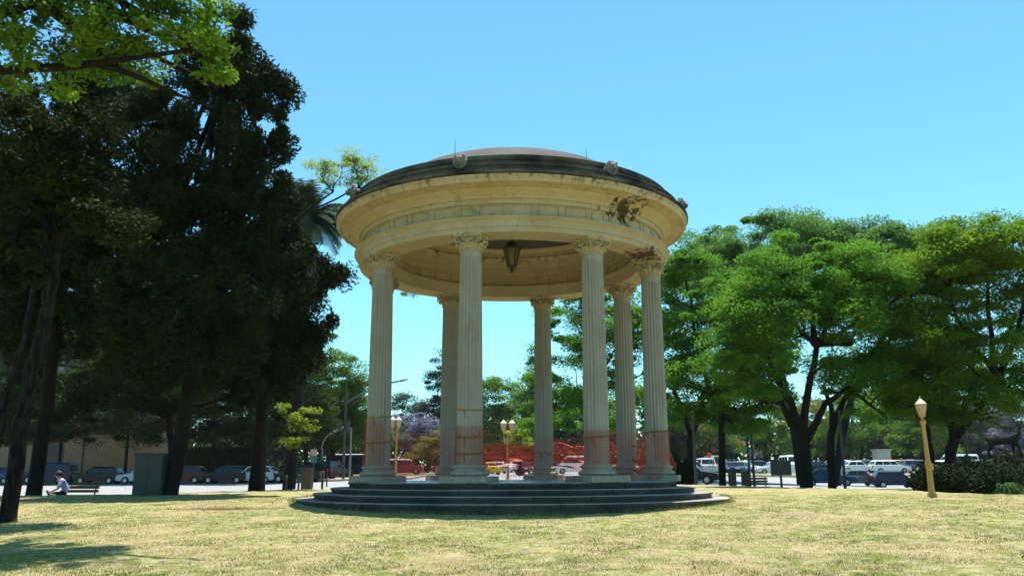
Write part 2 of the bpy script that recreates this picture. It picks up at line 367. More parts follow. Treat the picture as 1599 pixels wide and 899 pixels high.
# grass blades on the near lawn
def grass(n, seed, hgt, m):
    r = np.random.default_rng(seed)
    y = 9 + (24 - 9) * r.random(n) ** 1.25; x = (r.random(n) - .5) * 2 * y * .64
    k = (np.hypot(x, y - TY) > 1.47 * RS); 
    cl = np.sin(x * 1.7 + 1.3 * np.sin(y * 1.1)) * np.sin(y * 2.3 + np.sin(x * 1.9)) + r.normal(0, .5, n)
    k &= cl > -.35
    x, y = x[k], y[k]; n = len(x); z = ground(x, y) - .008
    h = hgt * r.uniform(.5, 1.25, n); a = r.uniform(0, 2 * PI, n); l = r.normal(0, .55, (n, 2)) * h[:, None]; wd = r.uniform(.003, .0065, n)
    b = np.stack([x, y, z], -1); d = np.stack([np.cos(a) * wd, np.sin(a) * wd, 0 * a], -1); t = b + np.stack([l[:, 0], l[:, 1], h], -1)
    V = np.stack([b - d, b + d, t], 1).reshape(-1, 3); return tag(npmesh('grass', V, np.arange(3 * n).reshape(-1, 3), m), kind='stuff')
def blade_material():
    m, nt, p = nodes('grass_blade'); p.inputs['Roughness'].default_value = .8; p.inputs['Specular IOR Level'].default_value = .15
    gi = nt.nodes.new('ShaderNodeNewGeometry')
    c = mix(nt, gi.outputs['Random Per Island'], (.47, .385, .20), (.34, .27, .115))
    k = math_(nt, 'ADD', ramp(nt, noise(nt, .8, 7), .41, .56), math_(nt, 'MULTIPLY', math_(nt, 'SUBTRACT', gi.outputs['Random Per Island'], .5), .8))
    n = nt.nodes.new('ShaderNodeClamp'); nt.links.new(k, n.inputs[0])
    c = mix(nt, n.outputs[0], c, (.16, .21, .04)); nt.links.new(c, p.inputs['Base Color']); return m
def tufts(n, seed, m):
    r = np.random.default_rng(seed); a = r.uniform(0, 2 * PI, n); a = a[np.sin(a * 9 + 2 * np.sin(a * 4)) + r.normal(0, .6, n) > -.2]; n = len(a)
    q = 5.56 + np.abs(r.normal(0, .09, n)); x = np.sin(a) * q; y = 23.25 - np.cos(a) * q; z = ground(x, y) - .01; h = r.uniform(.03, .11, n); l = r.normal(0, .35, (n, 2)) * h[:, None]; f = r.uniform(0, 2 * PI, n)
    b = np.stack([x, y, z], -1); d = np.stack([np.cos(f) * .006, np.sin(f) * .006, 0 * f], -1); t = b + np.stack([l[:, 0], l[:, 1], h], -1)
    return tag(npmesh('grass_tufts', np.stack([b - d, b + d, t], 1).reshape(-1, 3), np.arange(3 * n).reshape(-1, 3), m), 'longer grass growing against the lowest temple step', 'grass', kind='stuff')
tufts(6000, 8, mat('green_blade', (.15, .20, .04), (.34, .30, .12), 2, .8))
tag(grass(300000, 3, .034, blade_material()), 'short dry lawn grass, yellow with greener tufts', 'grass')

r_ = np.random.default_rng(12); n_ = 700; y_ = 9 + 15 * r_.random(n_) ** 1.2; x_ = (r_.random(n_) - .5) * 1.3 * y_; ok_ = np.hypot(x_, y_ - TY) > 1.47 * RS if False else np.hypot(x_, y_ - 23.25) > 5.6
x_, y_ = x_[ok_], y_[ok_]; P_ = np.stack([x_, y_, ground(x_, y_) + .02], -1); a_ = r_.uniform(0, 6.28, len(P_)); s_ = r_.uniform(.012, .035, len(P_))
d_ = np.stack([np.cos(a_) * s_, np.sin(a_) * s_, r_.normal(0, .006, len(P_))], -1); e_ = np.stack([-np.sin(a_) * s_ * .6, np.cos(a_) * s_ * .6, r_.normal(0, .008, len(P_))], -1)
V_ = np.stack([P_ - d_, P_ + e_, P_ + d_, P_ - e_], 1).reshape(-1, 3)
tag(npmesh('fallen_leaves', V_, np.arange(len(V_)).reshape(-1, 4), mat('dead_leaf', (.16, .09, .04), (.42, .33, .18), 2.5, .9)), 'dry fallen leaves scattered over the lawn', 'fallen leaves', kind='stuff')
# ------------------------------------------------------------------ the rotunda
rot = thing('rotunda', (0, TY, EYE), 'round open stone temple on fluted columns with a low grey dome, standing on four steps', 'rotunda')
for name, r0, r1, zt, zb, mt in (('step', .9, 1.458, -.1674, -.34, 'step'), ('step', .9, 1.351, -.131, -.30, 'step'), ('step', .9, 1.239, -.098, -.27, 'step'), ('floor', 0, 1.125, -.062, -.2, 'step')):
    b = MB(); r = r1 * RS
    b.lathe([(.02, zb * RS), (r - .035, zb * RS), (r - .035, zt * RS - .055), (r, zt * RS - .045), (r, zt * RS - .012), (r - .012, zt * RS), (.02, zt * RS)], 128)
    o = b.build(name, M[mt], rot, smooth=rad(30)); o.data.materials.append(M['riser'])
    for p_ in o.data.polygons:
        if abs(p_.normal.z) < .5: p_.material_index = 1  # upright faces take the colour with shade painted in
b = MB(); b.lathe([(.02, -.062 * RS + .002), (1.09 * RS, -.062 * RS + .002), (1.09 * RS, -.062 * RS + .008), (.02, -.062 * RS + .008)], 96, closed=True); b.build('floor_paving', M['floor'], rot)
# column prototype: flutes, Attic base, Corinthian capital
def shaft_mesh():
    b = MB(); nf, per = 20, 6; n = nf * per; z0, z1 = .042 * RS, 1.325 * RS; v = []; rings = []
    levels = [(0, .5), (.006, 0), (.012, 0), (.02, 1)] + [(t, 1) for t in np.linspace(.06, .95, 12)] + [(.965, 1), (.972, 0), (.985, 0), (1, 0)]
    for t, fl in levels:
        z = z0 + (z1 - z0) * t; r = .295 - .045 * t ** 1.6
        if t < .012: r += .02 * (1 - t / .012)
        for k in range(n):
            q = 2 * PI * k / n; u = (k % per) / per; dep = .033 * math.sin(PI * min(1, max(0, (u - .12) / .76))) if fl == 1 else 0
            v.append(((r - dep) * math.cos(q), (r - dep) * math.sin(q), z))
    m = len(levels); f = [(i * n + k, i * n + (k + 1) % n, (i + 1) * n + (k + 1) % n, (i + 1) * n + k) for i in range(m - 1) for k in range(n)]
    return b.add(v, f)
def base_mesh():
    b = MB(); zb = -.022 * RS; h = .066 * RS
    P = [(.30, 0), (.395, 0)]
    P += [(.395 + .045 * math.sin(PI * t), h * .40 * t) for t in np.linspace(0, 1, 7)][1:]
    P += [(.375, h * .42), (.35, h * .50), (.345, h * .58), (.36, h * .66)]
    P += [(.365 + .03 * math.sin(PI * t), h * (.66 + .26 * t)) for t in np.linspace(0, 1, 6)]
    P += [(.33, h * .93), (.33, h), (.28, h * 1.02)]
    b.lathe([(r, zb + z) for r, z in P], 40); b.box((0, 0, -.0415 * RS), (1.06, 1.06, .037 * RS)); return b
def capital_mesh():
    b = MB(); z0, H = 1.325 * RS, .098 * RS
    b.lathe([(.25, 0), (.275, .012), (.275, .03), (.245, .04), (.24, .10), (.25, .2), (.28, .28), (.33, H - .055), (.2, H - .05)], 24, (0, 0, z0))
    # abacus with hollow sides
    n = 10; ring = []
    for s in range(4):
        for k in range(n):
            t = k / n; q = PI / 4 + s * PI / 2 + t * PI / 2; u = 2 * t - 1
            r = .47 - .11 * (1 - u * u) ** 1.0 if True else 0; ring.append((r * math.cos(q), r * math.sin(q)))
    m = len(ring); za, zb_ = z0 + H - .055, z0 + H + .004
    v = [(x * .94, y * .94, za) for x, y in ring] + [(x, y, za + .02) for x, y in ring] + [(x, y, zb_) for x, y in ring]
    f = [tuple(range(m - 1, -1, -1)), tuple(range(2 * m, 3 * m))] + [(l * m + k, l * m + (k + 1) % m, (l + 1) * m + (k + 1) % m, (l + 1) * m + k) for l in range(2) for k in range(m)]
    b.add(v, f)
    def leaf(q, zb, hh, w, out, r0):
        rows = 8; v = []
        for i in range(rows + 1):
            t = i / rows; zz = zb + hh * (t if t < .8 else .8 + .2 * math.sin((t - .8) / .2 * PI * .9) * .5); rr = r0 + .02 + out * t ** 2.4
            if t > .86: zz -= .03 * (t - .86) / .14 * 2
            ww = w * (1 - .35 * t ** 3) * (1 if i % 2 else .78) * (.25 if i == rows else 1)
            for s, dz in ((-1, -.018), (-.4, 0), (0, .02), (.4, 0), (1, -.018)):
                a = q + s * ww / max(rr, .1); v.append(((rr + dz) * math.cos(a), (rr + dz) * math.sin(a), z0 + zz))
        o = [(x * .93, y * .93, z - .006) for x, y, z in v]; L = len(v)
        f = [(i * 5 + k, i * 5 + k + 1, (i + 1) * 5 + k + 1, (i + 1) * 5 + k) for i in range(rows) for k in range(4)]
        f += [tuple(L + j for j in reversed(q_)) for q_ in f]
        edge = [i * 5 for i in range(rows + 1)] + [rows * 5 + k for k in range(1, 5)] + [i * 5 + 4 for i in range(rows - 1, -1, -1)]
        f += [(edge[i], edge[i + 1], L + edge[i + 1], L + edge[i]) for i in range(len(edge) - 1)]
        b.add(v + o, f)
    for k in range(8): leaf(k * PI / 4 + PI / 8, .03, .17, .085, .10, .235)
    for k in range(8): leaf(k * PI / 4, .05, .25, .075, .11, .245)
    for s in range(4):                                      # corner volutes and the small inner spirals
        q = PI / 4 + s * PI / 2; c, sn = math.cos(q), math.sin(q)
        for side in (-1, 1):
            pts = []; rr = []
            for i in range(20):
                t = i / 19; a = -PI * .5 - t * 3.3 * PI; R = .075 * (1 - .75 * t)
                d = .395 + R * math.cos(a) * 1; z = z0 + H - .125 + R * math.sin(a) + .01
                pts.append((d * c - sn * side * (.018 + .012 * t), d * sn + c * side * (.018 + .012 * t), z)); rr.append(.019 * (1 - .4 * t))
            st = [(.25 * c - sn * side * .10, .25 * sn + c * side * .10, z0 + .18), (.32 * c - sn * side * .06, .32 * sn + c * side * .06, z0 + H - .17)]
            b.tube(st + pts, [.016, .018] + rr, 6)
        qm = s * PI / 2; b.blob((.375 * math.cos(qm), .375 * math.sin(qm), z0 + H - .03), (.06, .06, .05), 8, 6, .15)
        for side in (-1, 1):
            pts = []
            for i in range(12):
                t = i / 11; a = -PI * .5 + t * 2.6 * PI; R = .048 * (1 - .65 * t)
                lx = side * (.075 - R * math.cos(a) * 1 - .0); z = z0 + H - .115 + R * math.sin(a)
                d = .315; pts.append((d * math.cos(qm) - lx * math.sin(qm), d * math.sin(qm) + lx * math.cos(qm), z))
            b.tube(pts, .014, 5)
    return b
proto = None
for k in range(8):
    th = PHI + k * PI / 4; loc = th_pt(th, RS, 0)
    if proto is None:
        col = bpy.data.objects.new('column', None); C.objects.link(col); col.parent = rot; proto = col
        shaft_mesh().build('shaft', M['column'], col, smooth=rad(35)); base_mesh().build('base', M['column'], col, smooth=rad(35)); capital_mesh().build('capital', M['stone'], col, smooth=rad(40))
    else:
        col = proto.copy(); C.objects.link(col); col.parent = rot
        for ch in proto.children:
            c = ch.copy(); C.objects.link(c); c.parent = col
    col.location = loc; col.rotation_euler = (0, 0, th)
def ring(name, prof, m, seg=160):
    b = MB(); b.lathe([(r * RS, z * RS) for r, z in prof], seg, closed=True); return b.build(name, m, rot, smooth=rad(28))
ring('architrave', [(.905, 1.423), (1.095, 1.423), (1.098, 1.452), (1.108, 1.456), (1.112, 1.492), (1.118, 1.497), (1.135, 1.505), (1.135, 1.514), (1.075, 1.518), (.925, 1.518), (.88, 1.512), (.885, 1.49), (.90, 1.485), (.903, 1.455), (.905, 1.45)], M['stone'])
fr = MB(); fr.lathe([(r * RS, z * RS) for r, z in [(1.075, 1.5185), (1.075, 1.603), (.925, 1.603), (.925, 1.5185)]], 160, closed=True)
def arc_bar(b, a0, a1, z0, z1, r0, r1):
    n = max(1, int(abs(a1 - a0) / rad(1.6))); v = []
    for i in range(n + 1):
        a = a0 + (a1 - a0) * i / n
        for r, z in ((r0, z0), (r1, z0 + .006), (r1, z1 - .006), (r0, z1)): v.append(th_pt(a, r, z))
    f = [(i * 4 + k, i * 4 + k + 1, (i + 1) * 4 + k + 1, (i + 1) * 4 + k) for i in range(n) for k in range(3)] + [(0, 1, 2, 3), (n * 4 + 3, n * 4 + 2, n * 4 + 1, n * 4)]
    b.add(v, f)
def frame(b, a0, a1, z0, z1, r0, r1, t):
    ta = t / abs(r1); arc_bar(b, a0, a1, z0, z0 + t, r0, r1); arc_bar(b, a0, a1, z1 - t, z1, r0, r1)
    arc_bar(b, a0, a0 + ta, z0 + t + .001, z1 - t - .001, r0, r1); arc_bar(b, a1 - ta, a1, z0 + t + .001, z1 - t - .001, r0, r1)
zl, zh = 1.524 * RS, 1.600 * RS
for k in range(8):
    c0 = PHI + k * PI / 4
    for r0, r1 in ((1.074 * RS, 1.0825 * RS), (.926 * RS, .918 * RS)):
        frame(fr, c0 - rad(2.6), c0 + rad(2.6), zl + .03, zh - .03, r0, r1, .035)
        fr_a = [rad(4.2), rad(13), rad(16), rad(22.5)]
        for s in (0, 1):
            base_ = c0 if s == 0 else c0 + PI / 4; sg = 1 if s == 0 else -1
            a, b_ = base_ + sg * rad(4.4), base_ + sg * rad(12.2); frame(fr, min(a, b_), max(a, b_), zl, zh, r0, r1, .03)
            a, b_ = base_ + sg * rad(14.4), base_ + sg * rad(21.6); frame(fr, min(a, b_), max(a, b_), zl, zh, r0, r1, .03)
        
fr.build('frieze', M['stone_spot'], rot, smooth=rad(25))
ring('cornice', [(.925, 1.6035), (1.085, 1.6035), (1.092, 1.612), (1.092, 1.632), (1.105, 1.634), (1.108, 1.648), (1.125, 1.662), (1.15, 1.676), (1.155, 1.686), (1.235, 1.698), (1.24, 1.692), (1.25, 1.693), (1.258, 1.716), (1.268, 1.722), (1.268, 1.734), (1.1, 1.738), (1.0, 1.738), (.82, 1.738), (.82, 1.73), (.84, 1.715), (.885, 1.68), (.905, 1.66), (.905, 1.64), (.918, 1.632), (.918, 1.6155)], M['stone_spot'])
ring('parapet', [(1.02, 1.7385), (1.262, 1.7385), (1.277, 1.745), (1.277, 1.757), (1.245, 1.764), (1.22, 1.78), (1.212, 1.802), (1.222, 1.806), (1.222, 1.822), (1.20, 1.828), (1.15, 1.832), (1.145, 1.86), (1.155, 1.868), (1.155, 1.893), (1.145, 1.90), (1.02, 1.90)], M['parapet'])
b = MB(); prof = [(1.018, 1.80), (1.018, 1.905), (.99, 1.90)] + [(r, 1.885 + .28 * (1 - r ** 5)) for r in np.linspace(.97, .04, 20)] + [(.001, 2.165)]
b.lathe([(r * RS, z * RS) for r, z in prof], 64); b.build('dome', M['dome'], rot, smooth=rad(30))
b = MB(); prof = [(.825, 1.742), (.825, 1.77), (.79, 1.785)] + [(r, 1.80 + .16 * (1 - (r / .79) ** 2)) for r in np.linspace(.78, .04, 12)] + [(.001, 1.96)]
prof2 = prof + [(.001, 2.0), (.6, 1.94), (.83, 1.83), (.84, 1.742)]
b.lathe([(r * RS, z * RS) for r, z in prof2], 96, closed=True); b.build('ceiling', M['inner'], rot, smooth=rad(30))
def lion_mesh():
    b = MB(); rg = random.Random(4)
    b.blob((0, 0, 0), (.15, .13, .16), 14, 10, .03, rg)
    for k in range(15):
        q = 2 * PI * k / 15; b.blob((.15 * math.cos(q), .02 + .02 * (k % 2), .16 * math.sin(q)), (.058, .06, .058), 7, 5, .12, rg)
    b.blob((0, -.14, -.045), (.075, .07, .055), 10, 7, .03, rg); b.blob((0, -.19, -.02), (.035, .03, .028), 8, 6)
    for s in (-1, 1):
        b.blob((s * .055, -.115, .045), (.035, .03, .022), 8, 6); b.blob((s * .115, -.04, .125), (.04, .035, .045), 8, 6); b.blob((s * .04, -.165, -.075), (.036, .04, .03), 8, 6)
    b.blob((0, -.13, -.12), (.05, .05, .03), 8, 6); b.tube([(0, 0, 0), (0, .25, -.03)], .13, 10); return b
lp = None
for k in range(8):
    th = PHI + k * PI / 4
    if lp is None: o = lp = lion_mesh().build('lion_head', M['lion'], rot, smooth=True)
    else: o = lp.copy(); C.objects.link(o); o.parent = rot
    o.location = th_pt(th, 1.235 * RS, 1.838 * RS); o.rotation_euler = (0, 0, th); o.scale = (.86,) * 3
for th, hgt in ((PHI - rad(4), .55), (PHI + PI / 4 - rad(5), .35)):
    b = MB(); p = Vector(th_pt(th, 1.10 * RS, 1.895 * RS)); b.tube([p, p + Vector((0, 0, hgt))], [.012, .004], 6); b.build('lightning_rod', M['iron'], rot)
# lantern hung from the ceiling
lt = thing('hanging_lantern', (0, TY, EYE + 1.415 * RS), 'six-sided dark iron lantern with amber glass hanging under the temple ceiling', 'lantern')
b = MB(); H = .256 * RS
b.lathe([(.001, 0), (.02, .02), (.035, .06), (.02, .10), (.06, .15), (.10, .19), (.13, .2), (.13, .225), (.02, .23)], 6)
b.lathe([(.23, H * .70), (.245, H * .715), (.25, H * .75), (.225, H * .76), (.17, H * .84), (.10, H * .93), (.04, H * .97), (.02, H)], 6)
for k in range(6):
    q = k * PI / 3; b.tube([(.125 * math.cos(q), .125 * math.sin(q), .21), (.235 * math.cos(q), .235 * math.sin(q), H * .72)], .014, 5)
    b.tube([(.24 * math.cos(q), .24 * math.sin(q), H * .72), (.275 * math.cos(q), .275 * math.sin(q), H * .77), (.265 * math.cos(q), .265 * math.sin(q), H * .83)], [.02, .016, .004], 5)
    b.tube([(.12 * math.cos(q), .12 * math.sin(q), .21), (.13 * math.cos(q), .13 * math.sin(q), .13), (.05 * math.cos(q), .05 * math.sin(q), .08)], [.012, .012, .006], 5)
b.build('iron_frame', M['oldiron'], lt)
b = MB(); b.lathe([(.117, .226), (.225, H * .70)], 6); b.build('glass_pane', M['oldglass'], lt)
b = MB(); b.tube([(0, 0, H - .02), (0, 0, 1.955 * RS - 1.415 * RS)], .012, 6)
for i in range(9): b.blob((0, 0, H + .1 + i * .1), (.022, .022, .04), 6, 4)
b.build('chain', M['oldiron'], lt)

# orange safety netting wrapped round the columns
FZ = -.054 * RS                                            # floor level, relative to eye
net = thing('safety_netting', (0, TY, EYE), 'torn orange plastic safety mesh strung round the foot of the temple columns', 'safety net')
ztop = {0: 1.00, 1: .92, 2: 1.00, 3: 1.12, 4: 1.0, 5: 1.05, 6: 1.2, 7: 1.25}
def net_path(k, u):
    """u 0..1 from column k to k+1 along the outside"""
    a0, a1 = PHI + k * PI / 4, PHI + (k + 1) * PI / 4
    p0, p1 = Vector(th_pt(a0, RS, 0)), Vector(th_pt(a1, RS, 0)); d = (p1 - p0); L = d.length; d /= L; o = Vector((d.y, -d.x, 0))
    q = p0 + d * (u * L); r = .33
    if u * L < .0: pass
    return q + o * r
def net_panel(k, rows, cols, top, sag, name, bottom=None, wob=.03, seed=1, rad_=.0024, mat_='net', off=0.0):
    rg = random.Random(seed * 31 + k); b = MB(); grid = []
    for i in range(cols + 1):
        u = i / cols; colm = []
        zt = top[0] * (1 - u) + top[1] * u - sag * 4 * u * (1 - u) + rg.uniform(-.012, .012) + (.035 * math.sin(11 * u + seed) + .025 * math.sin(29 * u + 2 * seed) if bottom is not None else 0); zb = (FZ + .01 if bottom is None else bottom) + rg.uniform(-.02, .03)
        p = net_path(k, u)
        dn = Vector((p.x, p.y, 0)).normalized()
        for j in range(rows + 1):
            t = j / rows; zz = zt + (zb - zt) * t ** .9
            bul = wob * math.sin(6 * u + 3 * t + seed) + wob * .6 * math.sin(17 * u + 5 * t + 2 * seed)
            colm.append(Vector((p.x, p.y, zz)) + dn * (bul + off) + Vector((rg.gauss(0, .006), rg.gauss(0, .006), rg.gauss(0, .006))))
        grid.append(colm)
    for i in range(cols + 1): b.tube(grid[i], rad_, 3, False)
    for j in range(rows + 1): b.tube([grid[i][j] for i in range(cols + 1)], rad_ * (2.2 if j == 0 else 1), 3, False)
    b.build(name, M[mat_], net)
sags = [.30, .10, .15, .15, .25, .30, .1, .25]
for k in range(8):
    net_panel(k, 20, 46, (ztop[k], ztop[(k + 1) % 8]), sags[k], 'net_panel', seed=k + 1)
net_panel(4, 13, 52, (.86, .90), .05, 'folded_net', bottom=.30, wob=.05, seed=22, off=.05, rad_=.0088, mat_='tape')
net_panel(3, 13, 52, (.74, .86), .06, 'folded_net', bottom=.28, wob=.05, seed=23, off=.05, rad_=.0088, mat_='tape')
net_panel(2, 12, 40, (.72, .60), .06, 'folded_net', bottom=.02, wob=.06, seed=24, off=.05, rad_=.0085, mat_='tape')
for k in (0, 1, 2, 7):                                      # the mesh bent tight over the columns in view
    b = MB(); c = Vector(th_pt(PHI + k * PI / 4, RS, 0)); th = PHI + k * PI / 4; rg = random.Random(k)
    rows, cols = 40, 30; grid = []
    for i in range(cols + 1):
        q = th - PI / 2 + (i / cols - .5) * PI * 1.1
        colm = []
        for j in range(rows + 1):
            z = ztop[k] + rg.uniform(-.01, .01) + (.17 - ztop[k]) * j / rows; r = .335 - .02 * z + rg.uniform(-.004, .004)
            colm.append(c + Vector((r * math.cos(q), r * math.sin(q), z)))
        grid.append(colm)
    for gl in grid: b.tube(gl, .0017, 3, False)
    for j in range(rows + 1): b.tube([gl[j] for gl in grid], .0017, 3, False)
    b.build('net_wrap', M['net'], net)
def ribbon(k, z, w_, name, seed, owner, sag=.06, m='tape', r_off=0.0):
    rg = random.Random(seed); v = []; n = 40
    for i in range(n + 1):
        u = i / n; p = net_path(k, u) * (1 - r_off); zz = z - sag * 4 * u * (1 - u) + .02 * math.sin(9 * u + seed); tw = .03 * math.sin(13 * u + seed)
        d = Vector((p.x, p.y, 0)).normalized()
        for s in (-1, 1): v.append(Vector((p.x, p.y, zz)) + d * (s * tw) + Vector((0, 0, s * w_ / 2 * (.75 + .25 * math.sin(21 * u)))))
    th_ = Vector((0, 0, 0))
    L = len(v); vo = [q + Vector((q.x, q.y, 0)).normalized() * .006 for q in v]
    f = [(2 * i, 2 * i + 1, 2 * i + 3, 2 * i + 2) for i in range(n)]; f += [tuple(L + a for a in reversed(q)) for q in f]
    f += [(2 * i, 2 * i + 2, L + 2 * i + 2, L + 2 * i) for i in range(n)] + [(2 * i + 1, L + 2 * i + 1, L + 2 * i + 3, 2 * i + 3) for i in range(n)]
    MB().add(v + vo, f).build(name, M[m], owner)
for k, z, wd in ((4, .40, .12), (3, .36, .12), (3, .20, .07), (4, .27, .06), (2, .72, .05), (2, .33, .13), (2, .06, .12)): ribbon(k, z, wd, 'tape_band', k * 7 + int(z * 50), net, r_off=.06)
for k, z, desc in ((7, 1.33, 'upper rope round the leftmost front column'), (7, .72, 'lower rope round the leftmost front column'), (0, 1.38, 'highest of the ropes round the column left of the hanging lantern'), (0, .78, 'middle rope round the column left of the hanging lantern'), (0, .42, 'lowest rope round the column left of the hanging lantern'), (1, .78, 'loosely knotted rope round the front column right of the lantern'), (2, .98, 'single rope tied round the rightmost temple column'), (4, .55, 'ochre rope round the slender back column in the middle of the opening')):
    c = Vector(th_pt(PHI + k * PI / 4, RS, 0)); b = MB(); n = 28; rr = .315 - .025 * z
    pts = [(c.x + rr * math.cos(2 * PI * i / n), c.y + rr * math.sin(2 * PI * i / n), z + .025 * math.sin(2 * PI * i / n + k)) for i in range(n + 1)]
    b.tube(pts, .017, 6); e = pts[19]; b.blob(e, (.035, .035, .03), 7, 5, .1); b.tube([e, (e[0] + .03, e[1] - .02, e[2] - .1), (e[0] + .045, e[1] - .01, e[2] - .22)], .011, 5)
    o = b.build('tie_rope', M['rope'], None, smooth=True); o.location = (0, TY, EYE); tag(o, desc, 'rope', 'ropes tied round the columns')

# ------------------------------------------------------------------ vegetation
def leaf_quads(P, size, asp, bias, r, droop=0):
    n = len(P); nrm = r.normal(0, 1, (n, 3)); nrm[:, 2] = np.abs(nrm[:, 2]) + bias; nrm /= np.linalg.norm(nrm, axis=1)[:, None]
    t = r.normal(0, 1, (n, 3)); t[:, 2] -= droop; t -= nrm * (t * nrm).sum(1)[:, None]; t /= np.linalg.norm(t, axis=1)[:, None] + 1e-9
    bq = np.cross(nrm, t); L = (size * r.uniform(.6, 1.3, n))[:, None]
    V = np.stack([P - t * L * .5, P + bq * L * asp * .5 - t * L * .08, P + t * L * .5, P - bq * L * asp * .5 - t * L * .08], 1)
    return V.reshape(-1, 3)
def clumps(blobs, nsub, r, shell, low=-.6):
    w_ = np.array([(b[1][0] * b[1][1] + b[1][1] * b[1][2] + b[1][0] * b[1][2]) for b in blobs]); w_ /= w_.sum()
    idx = r.choice(len(blobs), nsub, p=w_); d = r.normal(0, 1, (nsub * 4, 3)); d /= np.linalg.norm(d, axis=1)[:, None]; d = d[d[:, 2] > low][:nsub]
    k = min(len(d), nsub); idx = idx[:k]; d = d[:k]
    c = np.array([b[0] for b in blobs])[idx]; rr = np.array([b[1] for b in blobs])[idx]
    return c + d * rr * (shell + (1.12 - shell) * r.random((k, 1)) ** .6)
def crown(name, blobs, nsub, nleaf, sub_r, size, m, parent, seed, asp=.45, flat=.55, shell=.6, bias=.8, low=-.6, droop=0):
    r = np.random.default_rng(seed); cs = clumps(blobs, nsub, r, shell, low)
    sr = sub_r * r.uniform(.4, 1.5, (len(cs), 1)); nn = r.integers(int(nleaf * .6), int(nleaf * 1.4), len(cs))
    I = np.repeat(np.arange(len(cs)), nn); q = r.normal(0, 1, (len(I), 3)); q /= np.linalg.norm(q, axis=1)[:, None]; q *= r.random((len(I), 1)) ** .45
    q[:, 2] = q[:, 2] * flat + .1; P = cs[I] + q * sr[I]
    V = leaf_quads(P, size, asp, bias, r, droop); npmesh(name, V, np.arange(len(V)).reshape(-1, 4), m, parent); return cs
def limb(b, p, q, r0, r1, rg, sag=.12, n=6, sides=7):
    p, q = Vector(p), Vector(q); L = (q - p).length; off = Vector((rg.gauss(0, 1), rg.gauss(0, 1), abs(rg.gauss(0, 1)))) * L * sag; pts = []
    for i in range(n + 1):
        t = i / n; pts.append(p.lerp(q, t) + off * math.sin(PI * t) * .6 + Vector((rg.gauss(0, 1), rg.gauss(0, 1), rg.gauss(0, 1))) * L * .012 * (0 < i < n))
    b.tube(pts, [r0 + (r1 - r0) * (i / n) ** .8 for i in range(n + 1)], sides); return pts
def smooth_path(P, k=4):
    P = [Vector(p) for p in P]; out = []
    for i in range(len(P) - 1):
        a, b_, c, d = P[max(i - 1, 0)], P[i], P[i + 1], P[min(i + 2, len(P) - 1)]
        for j in range(k):
            t = j / k; out.append(.5 * ((2 * b_) + (c - a) * t + (2 * a - 5 * b_ + 4 * c - d) * t * t + (3 * b_ - a - 3 * c + d) * t ** 3))
    return out + [P[-1]]
def px_blobs(lst, Y, thick=1.0):
    out = []
    for e in lst:
        px, py, rx, ry = e[:4]; yy = Y + (e[4] if len(e) > 4 else 0); k = ppm(yy)
        out.append((tuple(at(px, py, yy)), (rx / k, rx / k * thick, ry / k)))
    return out
def tree(name, label, cat, trunk_px, Y, blobs_px, m, seed, nsub=80, nleaf=260, sub_r=.7, size=.2, r0=.25, r1=.14, thick=1.0, group=None, bark='bark', branches=22, asp=.34, flat=.46, shell=.66, low=-.5, bias=1.0, extra=(), forks=None, droop=0):
    """trunk_px: list of (px,py) from the base up, first point dropped to the ground"""
    rg = random.Random(seed); base = onground(trunk_px[0][0], Y)
    root = thing(name, base, label, cat, group=group); o = base
    pts = [base + Vector((0, 0, -.25))] + [at(px, py, Y) for px, py in trunk_px[1:]]
    b = MB(); first = pts[0] + Vector((0, 0, .25)); fine = smooth_path([pts[0], first, first.lerp(pts[1], .12)] + pts[1:], 4)
    fine = [q + Vector((rg.gauss(0, .02), rg.gauss(0, .02), 0)) * (j > 8) for j, q in enumerate(fine)]; k = len(fine); rr = [r0 + (r1 - r0) * (i / (k - 1)) for i in range(k)]; rr = [q * (1 + .5 * max(0, 1 - j / 9) ** 1.6) for j, q in enumerate(rr)]
    b.tube([p - o for p in fine], rr, 10)
    blobs = px_blobs(blobs_px, Y, thick); cs = []
    if blobs:
        cs = crown('crown', [(tuple(Vector(c) - o), rr_) for c, rr_ in blobs], nsub, nleaf, sub_r, size, m, root, seed, asp, flat, shell, bias, low, droop)
        top = pts[-1] - o; mids = []
        fk = [at(*f[:2], Y + (f[2] if len(f) > 2 else 0)) - o for f in (forks or [])]
        for q in fk: mids += limb(b, top, q, r1 * .85, r1 * .5, rg, .05)[2:]
        for c, rr_ in blobs:
            q = Vector(c) - o - Vector((0, 0, rr_[2] * .35)); st = top if not fk else min(fk, key=lambda z: (z - q).length)
            mids += limb(b, st, q, r1 * .62 if fk else r1 * .8, r1 * .26, rg, .10)[2:]
        pick = [Vector(cs[i]) for i in np.linspace(0, len(cs) - 1, branches).astype(int)]
        for q in pick:
            s = min(mids, key=lambda z: (z - q).length + (2 if z.z > q.z else 0)); limb(b, s, q, r1 * .3, r1 * .07, rg, .12, 5, 5)
    for e in extra:
        P = smooth_path([at(px, py, yy) - o for px, py, yy in e[0]]); b.tube(P, [e[1] + (e[2] - e[1]) * i / (len(P) - 1) for i in range(len(P))], 8)
    b.build('trunk', M[bark], root, smooth=True); return root
GB = 'broad trees on the right side of the square'
